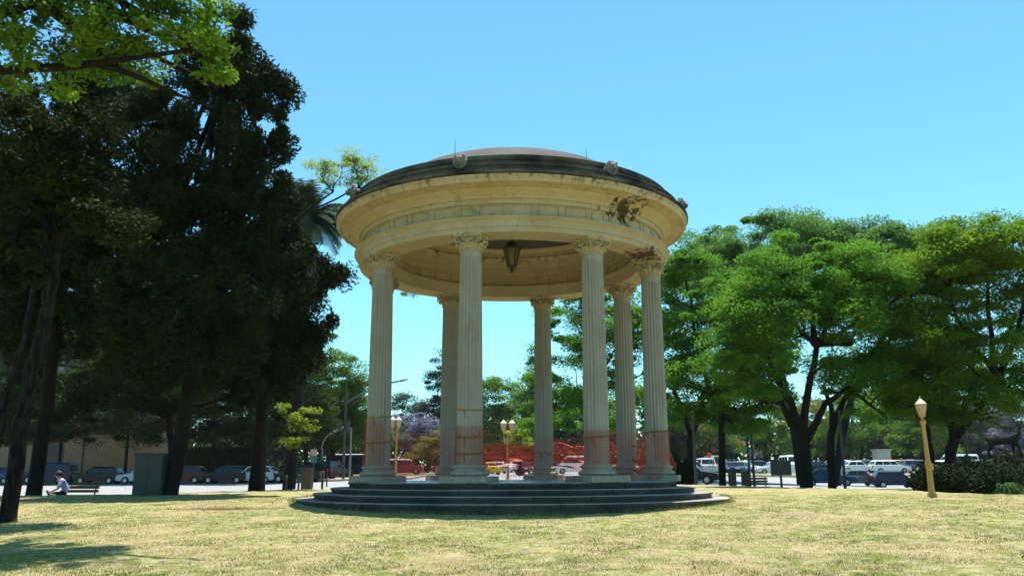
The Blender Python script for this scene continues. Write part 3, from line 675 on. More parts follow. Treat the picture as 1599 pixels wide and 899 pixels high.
# right-hand tipas, back row first
tree('tipa_tree', 'tallest rounded green tree on the right, its dome topping the crowns in front, trunk hidden', 'tree', [(1250, 745), (1235, 640), (1215, 560)], 72, [(1205, 400, 120, 48), (1130, 436, 75, 48), (1285, 408, 85, 50), (1080, 440, 50, 55), (1200, 470, 130, 60)], M['tipa_far'], 11, 280, 430, 1.35, 0.33, .4, .25, group=GB, branches=30)
tree('tipa_tree', 'flat-topped green tree behind the forked trunks, between the tall dome and the right-hand crown', 'tree', [(1299, 742), (1330, 620), (1375, 540)], 70, [(1390, 405, 85, 45), (1350, 385, 45, 32), (1455, 415, 55, 40), (1395, 470, 100, 60)], M['tipa_far'], 12, 210, 430, 1.3, 0.31, .4, .25, group=GB, branches=26)
tree('tipa_tree', 'dark slim-trunked tree close to the right side of the temple', 'tree', [(1076, 745), (1077, 705), (1080, 680)], 47, [(1085, 470, 55, 70), (1120, 540, 70, 60), (1060, 570, 45, 70), (1090, 610, 80, 42), (1070, 420, 40, 50), (1060, 645, 50, 28), (1110, 655, 50, 22)], M['tipa'], 13, 150, 360, 0.85, 0.22, .26, .19, group=GB, forks=[(1052, 610), (1105, 600)], branches=26)
tree('tipa_tree', 'straight dark trunk beside the two squat posts, crown blending with its neighbours', 'tree', [(1127, 750), (1127, 690), (1126, 640)], 44, [(1140, 500, 60, 60), (1180, 560, 60, 55), (1110, 600, 55, 45), (1160, 630, 60, 32), (1155, 668, 45, 20)], M['tipa'], 14, 120, 360, 0.8, 0.21, .2, .16, group=GB, branches=24)
tree('tipa_tree', 'tree with a trunk forking into two black curved limbs behind the dark notice board', 'tree', [(1256, 757), (1258, 720), (1256, 690)], 34, [(1250, 420, 95, 50), (1190, 480, 75, 50), (1320, 440, 80, 45), (1250, 500, 100, 60), (1195, 560, 55, 40), (1330, 520, 60, 50), (1370, 470, 50, 45), (1180, 610, 45, 30), (1150, 560, 50, 50), (1325, 590, 45, 34)], M['tipa'], 15, 235, 400, 0.74, 0.165, .28, .22, group=GB, forks=[(1222, 630), (1205, 575), (1288, 630), (1275, 540)], branches=40, shell=.55)
tree('tipa_tree', 'slimmer Y-shaped tree just right of the big forked trunk, between parked cars', 'tree', [(1296, 755), (1297, 700), (1300, 670)], 36, [(1370, 540, 75, 60), (1420, 490, 55, 60), (1400, 600, 80, 45), (1345, 590, 40, 30), (1385, 645, 60, 24), (1440, 545, 50, 50)], M['tipa'], 16, 150, 390, 0.7, 0.165, .2, .15, group=GB, forks=[(1285, 600), (1325, 610), (1350, 560)], branches=30)
tree('tipa_tree', 'yellow-tipped tree at the right edge with dark forked trunk behind the ochre lamp', 'tree', [(1478, 752), (1484, 715), (1490, 685)], 34, [(1540, 395, 100, 48), (1600, 400, 70, 50), (1480, 430, 70, 50), (1580, 470, 90, 70), (1470, 520, 75, 50), (1555, 560, 90, 55), (1440, 585, 60, 40), (1500, 620, 80, 35), (1640, 430, 80, 80), (1530, 648, 60, 24), (1420, 625, 50, 28), (1585, 610, 50, 36)], M['tipa_y'], 17, 380, 380, 0.74, 0.165, .26, .2, group=GB, forks=[(1465, 620), (1520, 610), (1560, 590)], branches=44, shell=.55, extra=[([(1640, 640, 34), (1595, 612, 34), (1550, 600, 34), (1510, 570, 34)], .16, .05)])
tree('tipa_tree', 'leaning black trunk close behind the ochre lamp post', 'tree', [(1458, 748), (1450, 690), (1440, 640)], 40, [(1440, 560, 55, 50), (1480, 590, 55, 40), (1420, 630, 60, 28)], M['tipa'], 18, 80, 360, 0.7, 0.18, .17, .13, group=GB)
# behind the temple, right part of the opening
tree('tipa_tree', 'dense green tree seen between the back columns, filling the right of the opening', 'tree', [(925, 742), (925, 680), (922, 620)], 62, [(910, 520, 60, 60), (960, 520, 60, 70), (900, 590, 70, 50), (1000, 560, 60, 70), (930, 650, 110, 40), (880, 640, 40, 35)], M['tipa'], 19, 230, 380, 1, 0.26, .3, .2, group=GB)
# tall dark conifers on the left
GC = 'tall dark conifers on the left'
CON = dict(asp=.3, flat=1.1, bias=.3, shell=.5, low=-1, thick=.8)
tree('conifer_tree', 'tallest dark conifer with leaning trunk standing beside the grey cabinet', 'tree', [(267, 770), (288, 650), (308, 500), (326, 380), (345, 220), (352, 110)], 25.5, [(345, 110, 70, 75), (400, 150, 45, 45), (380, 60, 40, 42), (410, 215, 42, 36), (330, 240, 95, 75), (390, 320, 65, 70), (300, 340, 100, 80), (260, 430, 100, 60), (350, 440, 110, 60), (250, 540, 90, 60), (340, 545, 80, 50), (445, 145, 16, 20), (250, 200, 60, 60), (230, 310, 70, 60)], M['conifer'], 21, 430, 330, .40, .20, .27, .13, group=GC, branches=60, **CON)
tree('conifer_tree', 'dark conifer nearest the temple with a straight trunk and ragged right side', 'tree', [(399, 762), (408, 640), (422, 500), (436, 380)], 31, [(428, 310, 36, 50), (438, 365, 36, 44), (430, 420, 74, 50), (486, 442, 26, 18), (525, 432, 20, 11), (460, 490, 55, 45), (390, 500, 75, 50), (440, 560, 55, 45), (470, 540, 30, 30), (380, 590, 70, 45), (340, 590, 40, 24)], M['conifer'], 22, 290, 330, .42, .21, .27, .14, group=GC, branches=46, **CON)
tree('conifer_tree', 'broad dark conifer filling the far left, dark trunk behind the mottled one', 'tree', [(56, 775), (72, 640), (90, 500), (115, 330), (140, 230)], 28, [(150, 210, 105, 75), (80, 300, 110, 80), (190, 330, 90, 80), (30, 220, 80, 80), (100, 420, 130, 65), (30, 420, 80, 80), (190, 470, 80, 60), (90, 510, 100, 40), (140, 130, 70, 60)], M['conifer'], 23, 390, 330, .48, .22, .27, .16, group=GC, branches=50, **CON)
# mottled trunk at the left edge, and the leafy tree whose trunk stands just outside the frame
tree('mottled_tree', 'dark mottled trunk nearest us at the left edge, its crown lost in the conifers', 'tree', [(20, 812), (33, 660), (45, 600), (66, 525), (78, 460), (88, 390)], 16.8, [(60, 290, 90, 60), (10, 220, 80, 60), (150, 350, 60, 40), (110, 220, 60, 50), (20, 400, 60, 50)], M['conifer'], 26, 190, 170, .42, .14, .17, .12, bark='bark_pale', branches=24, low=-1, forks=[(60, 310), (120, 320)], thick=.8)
tree('ash_tree', 'leafy tree rooted beyond the left edge, its sunlit branches filling the top left corner', 'tree', [(-330, 850), (-300, 500), (-260, 200), (-200, 20), (-120, -120)], 14.5,
     [(40, 70, 75, 45, -1), (140, 60, 70, 35, -1), (230, 40, 75, 32, -1), (300, 60, 60, 45, -.5), (335, 125, 32, 26, 0), (90, 10, 90, 28, -1), (250, -10, 110, 25, -1), (345, 20, 34, 30, -.5), (330, 90, 34, 22, 0), (180, 100, 80, 22, 0), (50, 120, 80, 24, 0), (0, -80, 200, 60, -1), (200, -110, 180, 60, 0), (350, -190, 110, 50, 0), (-180, 20, 150, 90, -1), (-150, -150, 180, 90, 0), (60, -230, 200, 60, 0), (488, -8, 14, 12, -1)], M['ash'], 24, 430, 150, .33, .12, .2, .15, bark='bark', branches=60, asp=.42, flat=.55, bias=.6, low=-1, shell=.2, thick=.9,
     extra=[([(-240, 140, 14.5), (-120, 125, 14.2), (0, 110, 14), (110, 104, 13.9), (200, 92, 13.8), (312, 76, 13.8)], .13, .03), ([(150, 100, 13.9), (210, 118, 14), (270, 145, 14.2), (335, 168, 14.4)], .065, .02), ([(-200, 20, 14.5), (-80, 30, 13.6), (30, 14, 13.5), (110, -12, 13.4), (330, -24, 13.4)], .11, .03), ([(330, -24, 13.4), (460, -30, 13.3), (488, -8, 13.3)], .03, .008)])
# pale leaning trunk on the left edge
tree('leaning_tree', 'thin pale trunk leaning right at the extreme left edge', 'tree', [(-12, 780), (5, 640), (28, 560), (52, 460), (60, 380)], 24, [(60, 330, 60, 50), (10, 300, 50, 50)], M['conifer'], 25, 50, 220, .4, .13, .10, .07, bark='bark_pale')
tree('spreading_tree', 'wide broadleaf tree in the shade below the conifers, sunlit flecks among its leaves', 'tree', [(272, 757), (268, 700), (262, 650)], 42, [(150, 560, 110, 60), (50, 600, 80, 50), (230, 590, 80, 50), (330, 600, 70, 44), (120, 620, 90, 36), (20, 540, 70, 60), (390, 610, 50, 36)], M['dark_leaf'], 27, 300, 280, .75, .2, .2, .15, branches=30, low=-1)
# shade trees along the far pavement on the left
GL = 'broadleaf trees along the far pavement on the left'
xs_ = [(20, 'leftmost street tree of the far pavement, in front of the beige facade'), (92, 'slim dark street tree standing before the beige facade at the left'), (195, 'leafy street tree above the silver car, right of the beige wall'), (262, 'street tree behind the grey cabinet and leaning conifer trunk'), (330, 'street tree above the red parked car, in front of the hedge'), (388, 'street tree above the dark parked wagon, just left of the straight conifer trunk'), (446, 'street tree right of the straight conifer trunk, behind the litter bin')]
for i, (px, lab) in enumerate(xs_):
    tree('street_tree', lab, 'tree', [(px, 742), (px + 3, 700), (px + 6, 660)], 78.8 + (i % 3) * .5, [(px, 590, 60, 55), (px - 30, 640, 40, 40), (px + 30, 650, 40, 38), (px + 10, 520, 60, 50), (px - 10, 450, 60, 50), (px - 20, 672, 26, 18), (px + 24, 684, 26, 16)], M['street'], 30 + i, 180, 250, 1.1, .30, .17, .12, group=GL, branches=16, low=-1, thick=1.35)
tree('round_tree', 'sunlit round green tree left of the temple, behind the traffic poles', 'tree', [(520, 738), (520, 700), (520, 660)], 98, [(520, 602, 48, 44), (490, 640, 34, 38), (545, 645, 28, 42), (510, 672, 50, 26)], M['green'], 41, 280, 340, 1.25, .34, .3, .2, branches=16, low=-1)
tree('round_tree', 'darker green tree behind the round sunlit one, left of the temple', 'tree', [(478, 738), (478, 700), (478, 660)], 90, [(470, 600, 34, 50), (462, 550, 28, 40), (478, 650, 34, 30)], M['dark_leaf'], 42, 120, 320, 1.2, .32, .3, .2, branches=12)
tree('young_tree', 'young staked tree with pale sunlit leaves beside the litter bin', 'tree', [(456, 762), (456, 720), (458, 690)], 36, [(470, 658, 20, 18), (455, 640, 12, 18), (482, 642, 10, 12), (458, 688, 16, 10)], M['bright_leaf'], 43, 26, 80, .3, .16, .06, .04, branches=12, low=-1)
tree('feathery_tree', 'tall tree whose pale new leaves show above the left rim of the temple roof', 'tree', [(410, 752), (418, 600), (436, 420), (452, 350)], 46, [(530, 272, 42, 22), (575, 268, 24, 18), (500, 268, 28, 14), (555, 300, 28, 16), (590, 300, 24, 20), (545, 245, 22, 10), (640, 420, 30, 30), (645, 455, 18, 12)], M['bright_leaf'], 44, 85, 90, .55, .2, .22, .09, branches=30, asp=.28, low=-1, shell=.3, forks=[(520, 300), (560, 292)], extra=[([(560, 292, 46), (600, 320, 46), (640, 420, 46)], .05, .03)])
# palm behind the conifers
pr = at(482, 345, 56); pb = onground(452, 56)
pal = thing('palm_tree', pb, 'palm with arching grey-green fronds showing between the conifer and the temple roof', 'palm')
b = MB(); tp = pr - pb; b.tube([(0, 0, -.2), tp * .5 + Vector((.1, 0, 0)), tp], [.42, .34, .36], 10); b.build('trunk', M['bark'], pal, smooth=True)
V = []; F = []; rg = random.Random(9); n = 0
def quad(a, b_, c, d):
    global n
    V.extend([a, b_, c, d]); F.append((n, n + 1, n + 2, n + 3)); n += 4
for k in range(80):
    q = rg.uniform(0, 2 * PI); el = rg.uniform(-.3, 1.35); L = rg.uniform(2.8, 3.4); hd = Vector((math.cos(q), math.sin(q), 0)); P = []
    v = hd * math.cos(el) + Vector((0, 0, math.sin(el))); p = tp.copy()
    for i in range(13):
        P.append(p.copy()); p += v * (L / 12); v = (v + Vector((0, 0, -.13))).normalized()
    for i in range(12):
        t = i / 12; d = (P[i + 1] - P[i]).normalized(); s = d.cross(Vector((0, 0, 1))).normalized()
        quad(P[i] + s * .02, P[i + 1] + s * .015, P[i + 1] - s * .015, P[i] - s * .02)
        for sd_ in (-1, 1):
            for u in (0, .33, .66):
                c = P[i].lerp(P[i + 1], u); ll = .75 * math.sin(PI * (.12 + .8 * t)) + .1; e = c + (s * sd_ * .75 + d * .55 + Vector((0, 0, -.25 - .2 * rg.random()))).normalized() * ll
                quad(c, c + d * .085, e + d * .03, e)
npmesh('fronds', np.array([tuple(p) for p in V]), np.array(F), M['palm'], pal)

# far background seen through and beside the temple
GF = 'distant trees beyond the avenue'
def far_tree(label, px, base_py, Y, blobs, m, seed, nsub=60, nleaf=200, sub=1.8, size=.45, **k):
    return tree('background_tree', label, 'tree', [(px, base_py), (px, base_py - 20), (px + 1, base_py - 45)], Y, blobs, m, seed, nsub, nleaf, sub, size, .35, .22, group=GF, branches=10, **k)
far_tree('tall dark blue-green pine rising behind the second column from the left', 690, 735, 150, [(692, 575, 20, 26), (690, 610, 26, 26), (688, 645, 30, 26), (684, 590, 20, 16), (700, 630, 26, 30)], M['conifer_far'], 51, 80, 260, 1.3, .4, low=-1)
far_tree('thin grey-green eucalyptus showing against the sky between the two left columns', 636, 735, 170, [(632, 630, 18, 16), (650, 640, 16, 12), (622, 645, 14, 14), (662, 640, 12, 10)], M['grey_leaf'], 52, 44, 140, 1.4, .5)
far_tree('lilac flowering jacaranda between the two left columns', 650, 738, 140, [(645, 665, 30, 18), (668, 675, 22, 20), (625, 668, 20, 18)], M['jacaranda'], 53, 70, 180, 1.3, .42)
far_tree('bright green tree in the middle of the temple opening behind the twin lamp', 785, 738, 140, [(780, 630, 36, 36), (800, 665, 34, 32), (765, 660, 28, 34), (820, 640, 24, 30), (775, 690, 40, 22)], M['green'], 54, 110, 240, 1.6, .44)
far_tree('looser pale green tree left of the slender back column', 825, 738, 125, [(838, 590, 20, 26), (825, 630, 22, 24), (842, 650, 24, 32), (830, 690, 28, 22), (845, 560, 16, 20)], M['tipa_far'], 55, 90, 220, 1.4, .4)
far_tree('olive tree behind the red off-roader, between the two left columns', 668, 738, 128, [(672, 700, 22, 16), (655, 712, 18, 12), (685, 690, 16, 22)], M['yellow_leaf'], 56, 44, 180, 1.0, .32)
far_tree('bare-looking grey thicket behind the red off-roader roof', 632, 738, 132, [(630, 700, 26, 20), (615, 690, 20, 28)], M['grey_leaf'], 57, 40, 160, 1.1, .36)
far_tree('yellow-green leaning tree at the right foot of the twin lamp', 812, 738, 95, [(812, 680, 14, 10), (820, 692, 14, 8), (800, 676, 8, 8)], M['bright_leaf'], 58, 22, 120, .7, .28)
far_tree('dark tree behind the column left of the hanging lantern', 730, 738, 145, [(735, 640, 40, 40), (725, 690, 40, 30)], M['dark_leaf'], 59, 70, 200, 1.5, .42)
far_tree('green tree behind the blue minibus, at the left foot of the temple', 575, 738, 130, [(575, 660, 26, 30), (590, 690, 26, 26), (560, 700, 22, 20)], M['green'], 60, 60, 200, 1.3, .4)
rgb_ = random.Random(77)
names_ = [(1050, 'dark_leaf', 'dark low tree behind the black car at the right foot of the temple'), (1108, 'yellow_leaf', 'yellowish low tree behind the round red sign'), (1150, 'jacaranda', 'lilac jacaranda behind the double dark pole'), (1195, 'green', 'fresh green tree above the notice board, beyond the parking'), (1245, 'yellow_leaf', 'yellow-green tree beyond the car park, hidden partly by the big forked trunk'), (1290, 'grey_leaf', 'grey-green tree in the gap right of the big forked trunk'), (1325, 'green', 'light green tree in the gap right of the Y-shaped tree'), (1345, 'green', 'rounded bright green bushy tree above the white sedan'), (1400, 'dark_leaf', 'dark tree behind the pale plinth of the monument'), (1440, 'green', 'green tree left of the ochre lamp, beyond the car park'), (1500, 'grey_leaf', 'grey-green tree left of the stag, beyond the car park'), (1545, 'dark_leaf', 'dark tree behind the tail of the stag'), (1590, 'jacaranda', 'large lilac jacaranda behind the stag antlers'), (1640, 'dark_leaf', 'dark tree at the right edge of the view behind the stag')]
for i, (px, mm, lab) in enumerate(names_):
    big = 1.3 if px > 1560 else 1
    far_tree(lab, px, 735, 142 + (i % 3) * 6, [(px, 668, 34 * big, 30 * big), (px - 22, 695, 26, 22), (px + 22, 698, 28, 20), (px + 5, 640, 26, 24)], M[mm], 80 + i, 80, 200, 1.4, .42)
# far wood closing the horizon behind everything
r_ = np.random.default_rng(5); blobs = [((x, 185 + 12 * math.sin(x), 5.0 + 2 * r_.random()), (9, 7, 6 + 3 * r_.random())) for x in np.arange(-130, 170, 7)]
cw = clumps(blobs, 900, r_, .3, -1); V = leaf_quads(np.repeat(cw, 120, 0) + r_.normal(0, 1.5, (len(cw) * 120, 3)), 1.3, .55, .4, r_)
tag(npmesh('woodland', V, np.arange(len(V)).reshape(-1, 4), M['dark_leaf']), kind='stuff')

# ------------------------------------------------------------------ cars
PAINT = {}
def paint(name, c, metal=0.0):
    m, nt, p = nodes(name); p.inputs['Base Color'].default_value = (*c, 1); p.inputs['Roughness'].default_value = .3; p.inputs['Metallic'].default_value = metal
    p.inputs['Specular IOR Level'].default_value = .2; p.inputs['Coat Weight'].default_value = .06; p.inputs['Coat Roughness'].default_value = .06; PAINT[name] = m
for n_, c in (('white', (.75, .75, .74)), ('silver', (.45, .47, .5)), ('grey', (.12, .13, .14)), ('black', (.006, .006, .007)), ('navy', (.010, .018, .05)), ('blue', (.03, .075, .17)), ('red', (.42, .025, .015)), ('maroon', (.07, .012, .011)), ('yellow', (.62, .36, .03)), ('teal', (.03, .09, .11)), ('beige', (.45, .40, .30)), ('pink', (.55, .32, .36))): paint(n_, c)
KINDS = {   # L, W, belt z, roof z, hood profile [(x,z)...] front to back top line of lower body, cabin (xf_bottom, xf_top, xr_top, xr_bottom), wheel r
    'sedan': (4.4, 1.74, .90, 1.45, [(2.2, .55), (2.12, .72), (1.0, .88), (-1.45, .93), (-2.12, .90), (-2.2, .6)], (1.0, .35, -.85, -1.55), .31),
    'hatchback': (3.9, 1.70, .90, 1.48, [(1.95, .55), (1.87, .74), (.95, .90), (-1.85, .95), (-1.95, .6)], (1.0, .35, -1.45, -1.85), .30),
    'wagon': (4.5, 1.76, .92, 1.50, [(2.25, .55), (2.15, .74), (1.05, .90), (-2.1, .95), (-2.25, .6)], (1.05, .40, -1.75, -2.12), .31),
    'off_roader': (4.4, 1.82, 1.08, 1.82, [(2.2, .65), (2.15, .98), (1.0, 1.06), (-2.1, 1.08), (-2.2, .7)], (1.0, .55, -2.0, -2.1), .36),
    'van': (4.9, 1.9, 1.15, 2.1, [(2.45, .6), (2.38, .95), (1.75, 1.12), (-2.4, 1.15), (-2.45, .6)], (1.75, 1.05, -2.32, -2.4), .34),
    'minibus': (6.2, 2.1, 1.25, 2.5, [(3.1, .6), (3.08, 1.1), (2.95, 1.25), (-3.05, 1.25), (-3.1, .6)], (2.95, 2.7, -2.98, -3.05), .38)}
def make_car(kind, label):
    L, W, belt, roof, prof, (xfb, xft, xrt, xrb), wr = KINDS[kind]; root = thing('parked_' + kind if kind != 'wagon' else 'parked_station_wagon', (0, 0, 0), label, 'minibus' if kind == 'minibus' else 'van' if kind == 'van' else 'car')
    wx = L * .30; base = .24
    bot = [(-L / 2 + .04, base + .05)]
    for cx in (-wx - .05, wx + .05):
        bot.append((cx - wr - .06, base)); bot += [(cx + (wr + .05) * math.cos(PI - t), base + .02 + (wr + .05) * math.sin(t) * 1.0) for t in np.linspace(.15, PI - .15, 7)]; bot.append((cx + wr + .06, base))
    bot.append((L / 2 - .04, base + .05)); poly = bot + prof; n = len(poly); b = MB(); v = []
    cz = (base + belt) / 2
    for y, s in ((-W / 2, .965), (-W / 2 + .07, 1), (W / 2 - .07, 1), (W / 2, .965)):
        v += [(x * (.985 if s < 1 else 1), y, cz + (z - cz) * s) for x, z in poly]
    f = [(l * n + k, l * n + (k + 1) % n, (l + 1) * n + (k + 1) % n, (l + 1) * n + k) for l in range(3) for k in range(n)] + [tuple(range(n - 1, -1, -1)), tuple(range(3 * n, 4 * n))]
    b.add(v, f)
    hb, ht = W / 2 - .05, W / 2 - .20; zb = belt - .06
    mid = .55; xm = lambda a, c, t: a + (c - a) * t
    rows = [(0, zb, xrb, xfb, hb), (1, belt + (roof - belt) * .82, xm(xrb, xrt, .85), xm(xfb, xft, .85), hb + (ht - hb) * .82), (2, roof - .02, xrt + .06, xft - .08, ht - .08), (3, roof, xrt + .3, xft - .35, ht - .3)]
    v = []
    for _, z, xr, xf, h in rows: v += [(xr, -h, z), (xf, -h, z), (xf, h, z), (xr, h, z)]
    f = [(l * 4 + k, l * 4 + (k + 1) % 4, (l + 1) * 4 + (k + 1) % 4, (l + 1) * 4 + k) for l in range(3) for k in range(4)] + [(12, 13, 14, 15)]
    b.add(v, f)
    b.box((L / 2 - .02, 0, .42), (.1, W * .9, .16)); b.box((-L / 2 + .02, 0, .45), (.1, W * .9, .16))
    for s in (-1, 1): b.box((xfb - .25, s * (W / 2 + .05), belt + .08), (.1, .16, .11))
    b.build('body', PAINT['white'], root, smooth=rad(28))
    A = [Vector(p) for p in v[0:4]]; B = [Vector(p) for p in v[4:8]]
    def pane(name, a, b_, c, d, u0, u1, w0, w1):
        nrm = (b_ - a).cross(d - a).normalized(); P = lambda u, w_: a.lerp(b_, u).lerp(d.lerp(c, u), w_)
        q = [P(u0, w0), P(u1, w0), P(u1, w1), P(u0, w1)]; MB().add([p + nrm * .008 for p in q] + [p - nrm * .01 for p in q], [(0, 1, 2, 3), (7, 6, 5, 4), (0, 4, 5, 1), (1, 5, 6, 2), (2, 6, 7, 3), (3, 7, 4, 0)]).build(name, M['darkglass'], root)
    pane('windscreen', A[1], A[2], B[2], B[1], .05, .95, .16, .95); pane('rear_window', A[3], A[0], B[0], B[3], .07, .93, .28, .93)
    cuts = [(.05, .48), (.52, .93)] if kind in ('sedan', 'hatchback') else [(.04, .34), (.37, .66), (.69, .95)] if kind != 'minibus' else [(.03, .22), (.25, .41), (.44, .60), (.63, .79), (.82, .97)]
    for u0, u1 in cuts:
        pane('side_window', A[0], A[1], B[1], B[0], u0, u1, .2, .93); pane('side_window', A[2], A[3], B[3], B[2], 1 - u1, 1 - u0, .2, .93)
    for cx in (-wx - .05, wx + .05):
        for s in (-1, 1):
            t = MB(); y0 = s * (W / 2 - .2); y1 = s * (W / 2 + .005)
            t.tube([(0, y0 - s * .0, 0), (0, y0 + s * .02, 0), (0, y1 - s * .03, 0), (0, y1, 0)], [wr * .9, wr, wr, wr * .9], 16); o = t.build('wheel', M['tyre'], root, smooth=rad(40)); o.location = (cx, 0, wr)
            t = MB(); t.tube([(0, y1 - s * .02, 0), (0, y1 + s * .012, 0)], [wr * .62, wr * .55], 12); t.build('rim', M['rim'], o)
    for s in (-1, 1):
        t = MB(); t.box((prof[1][0] + .02, s * (W / 2 - .25), prof[1][1] - .06), (.1, .32, .14)); t.build('headlight', M['headlight'], root)
        zz = prof[-1][1] + .15; t = MB(); t.box((-L / 2 + .03, s * (W / 2 - .18), zz + .03), (.1, .22, .26 if kind != 'minibus' else .3)); t.build('tail_light', M['taillight'], root)
    return root
def set_paint(root, colour):
    for o in root.children:
        if o.name.startswith('body'):
            o.material_slots[0].link = 'OBJECT'; o.material_slots[0].material = PAINT[colour]
protos = {}
def car(kind, colour, px, Y, yaw, label, group, level=None):
    p = at(px, 737, Y); z = g(p.x, Y) + .075 if level is None else level
    if kind not in protos: o = protos[kind] = make_car(kind, label); o.location = (p.x, Y, z); o.rotation_euler = (0, 0, yaw); o['group'] = group
    else: o = dup(protos[kind], (p.x, Y, z), yaw, label, group)
    set_paint(o, colour); return o
G1 = 'cars parked along the far kerb on the left'; G2 = 'cars parked by the lawn on the right'; G3 = 'cars in the car park across the avenue'; G4 = 'vehicles on the avenue behind the temple'
LY = 76.0
car('hatchback', 'blue', -6, LY, PI, 'car cut by the left edge of the picture, behind the mottled trunk', G1)
car('off_roader', 'navy', 78, LY, PI, 'dark blue people carrier with red tail light, behind the park bench', G1)
car('hatchback', 'black', 156, LY, PI, 'black hatchback between the blue people carrier and the silver car', G1)
car('wagon', 'silver', 228, LY, PI, 'silver car half hidden by the grey cabinet', G1)
car('hatchback', 'maroon', 288, LY, PI, 'dull red car right of the leaning conifer trunk', G1)
car('hatchback', 'black', 353, LY + .2, PI, 'dark hatchback between the two conifer trunks', G1)
car('hatchback', 'silver', 398, LY + .3, PI * .98, 'small silver car peeping right of the straight conifer trunk', G1)
car('sedan', 'black', 464, LY + .4, PI, 'black saloon behind the young staked tree', G1)
car('off_roader', 'black', 492, 84, PI * .9, 'dark off-roader behind the litter bin', G1)
car('hatchback', 'teal', 514, 95, PI * .8, 'dark teal car glinting right of the litter bin', G1)
car('minibus', 'navy', 556, 104, 0, 'blue minibus with pale roof at the left foot of the temple', G4)
car('off_roader', 'red', 633, 108, 0, 'red off-roader with white roof between the two left columns', G4)
car('hatchback', 'red', 697, 116, PI, 'red car just left of the column beside the lantern', G4)
car('sedan', 'yellow', 757, 100, PI * .75, 'yellow and dark taxi seen through the netting by the left front column', G4)
car('sedan', 'silver', 773, 108, PI * .6, 'silver saloon behind the netting, left of the twin lamp post', G4)
car('hatchback', 'white', 790, 118, -PI / 2, 'white hatchback directly behind the twin lamp post', G4)
car('hatchback', 'white', 808, 122, -PI / 2, 'white hatchback right of the twin lamp post', G4)
car('sedan', 'maroon', 822, 102, -PI / 2 - .3, 'maroon saloon facing us behind the netting by the slender back column', G4)
car('van', 'white', 898, 104, PI, 'white van seen pink through the netting between the slender and the front right column', G4)
car('sedan', 'beige', 868, 122, PI, 'beige saloon through the netting, right of the slender back column', G4)
car('wagon', 'black', 1074, 62, -.35, 'black car with glinting bonnet at the right foot of the temple', G2)
car('sedan', 'blue', 1293, 74, -.25, 'blue car mostly behind the forked trunk, its bonnet lit', G2)
car('sedan', 'grey', 1337, 79, .08, 'dark grey saloon behind the thin pole, right of the Y-shaped tree', G2)
car('hatchback', 'navy', 1396, 77, -.12, 'dark blue hatchback nearest the ochre lamp, glints in its windows', G2)
row = [('hatchback', 'blue', 1084, 101, 0, 'pale blue car above the bonnet of the black car'), ('off_roader', 'silver', 1104, 101, -PI / 2, 'silver off-roader below the round red sign'), ('van', 'maroon', 1117, 102, -PI / 2, 'maroon van with light roof left of the straight dark trunk'), ('hatchback', 'navy', 1139, 101, -PI / 2, 'navy hatchback above the left squat post'), ('hatchback', 'teal', 1152, 101, -PI / 2, 'teal hatchback between the two squat posts'), ('sedan', 'white', 1163, 106, -.6, 'white car glaring just left of the double dark pole'), ('hatchback', 'teal', 1186, 108, .2, 'teal car roof behind the white saloon left of the notice board'), ('sedan', 'white', 1209, 101, PI, 'long white saloon crossing behind the notice board'), ('van', 'white', 1236, 114, -PI / 2, 'white van just right of the notice board'), ('sedan', 'black', 1276, 102, .5, 'black car in the gap between forked trunk and Y-shaped tree'), ('sedan', 'yellow', 1306, 110, .1, 'yellow taxi right of the Y-shaped tree trunk'), ('sedan', 'white', 1338, 104, .05, 'white saloon above the dark grey one'), ('hatchback', 'teal', 1352, 112, -PI / 2, 'teal hatchback between the white saloon and the white estate'), ('wagon', 'white', 1389, 103, 0, 'large white estate car above the dark blue hatchback'), ('sedan', 'yellow', 1404, 113, .1, 'orange-yellow taxi behind the nose of the white estate'), ('sedan', 'white', 1424, 119, .1, 'white roof peeping behind the orange-yellow taxi'), ('wagon', 'grey', 1434, 104, .05, 'dark grey estate just left of the ochre lamp'), ('sedan', 'white', 1466, 100, PI * .9, 'white saloon just right of the ochre lamp'), ('van', 'white', 1494, 106, PI * .95, 'white van right of the forked trunk near the ochre lamp'), ('wagon', 'silver', 1543, 97.8, .1, 'silver car with bright roof left of the stag'), ('sedan', 'blue', 1505, 99, 0, 'dark blue bonnet in front of the white van'), ('hatchback', 'silver', 1096, 112, 0, 'silver hatchback roof in the second row left of the red sign'), ('sedan', 'silver', 1322, 118, 0, 'silver roof in the rear row above the thin pole')]
for kd, colr, px, Y, yaw, lab in row: car(kd, colr, px, Y, yaw, lab, G3)
# pale roof panels of two vehicles
for lab in ('red off-roader with white', 'blue minibus with pale'):
    for o in [o for o in C.objects if o.get('label', '').startswith(lab)]:
        k = 'off_roader' if 'red' in lab else 'minibus'; L, W, belt, roof, prof, (a1, a2, a3, a4), wr = KINDS[k]
        MB().box(((a2 + a3) / 2, 0, roof + .02), (a2 - a3 - .2, W - .5, .06), taper=.93).build('roof_panel', PAINT['white'], o)

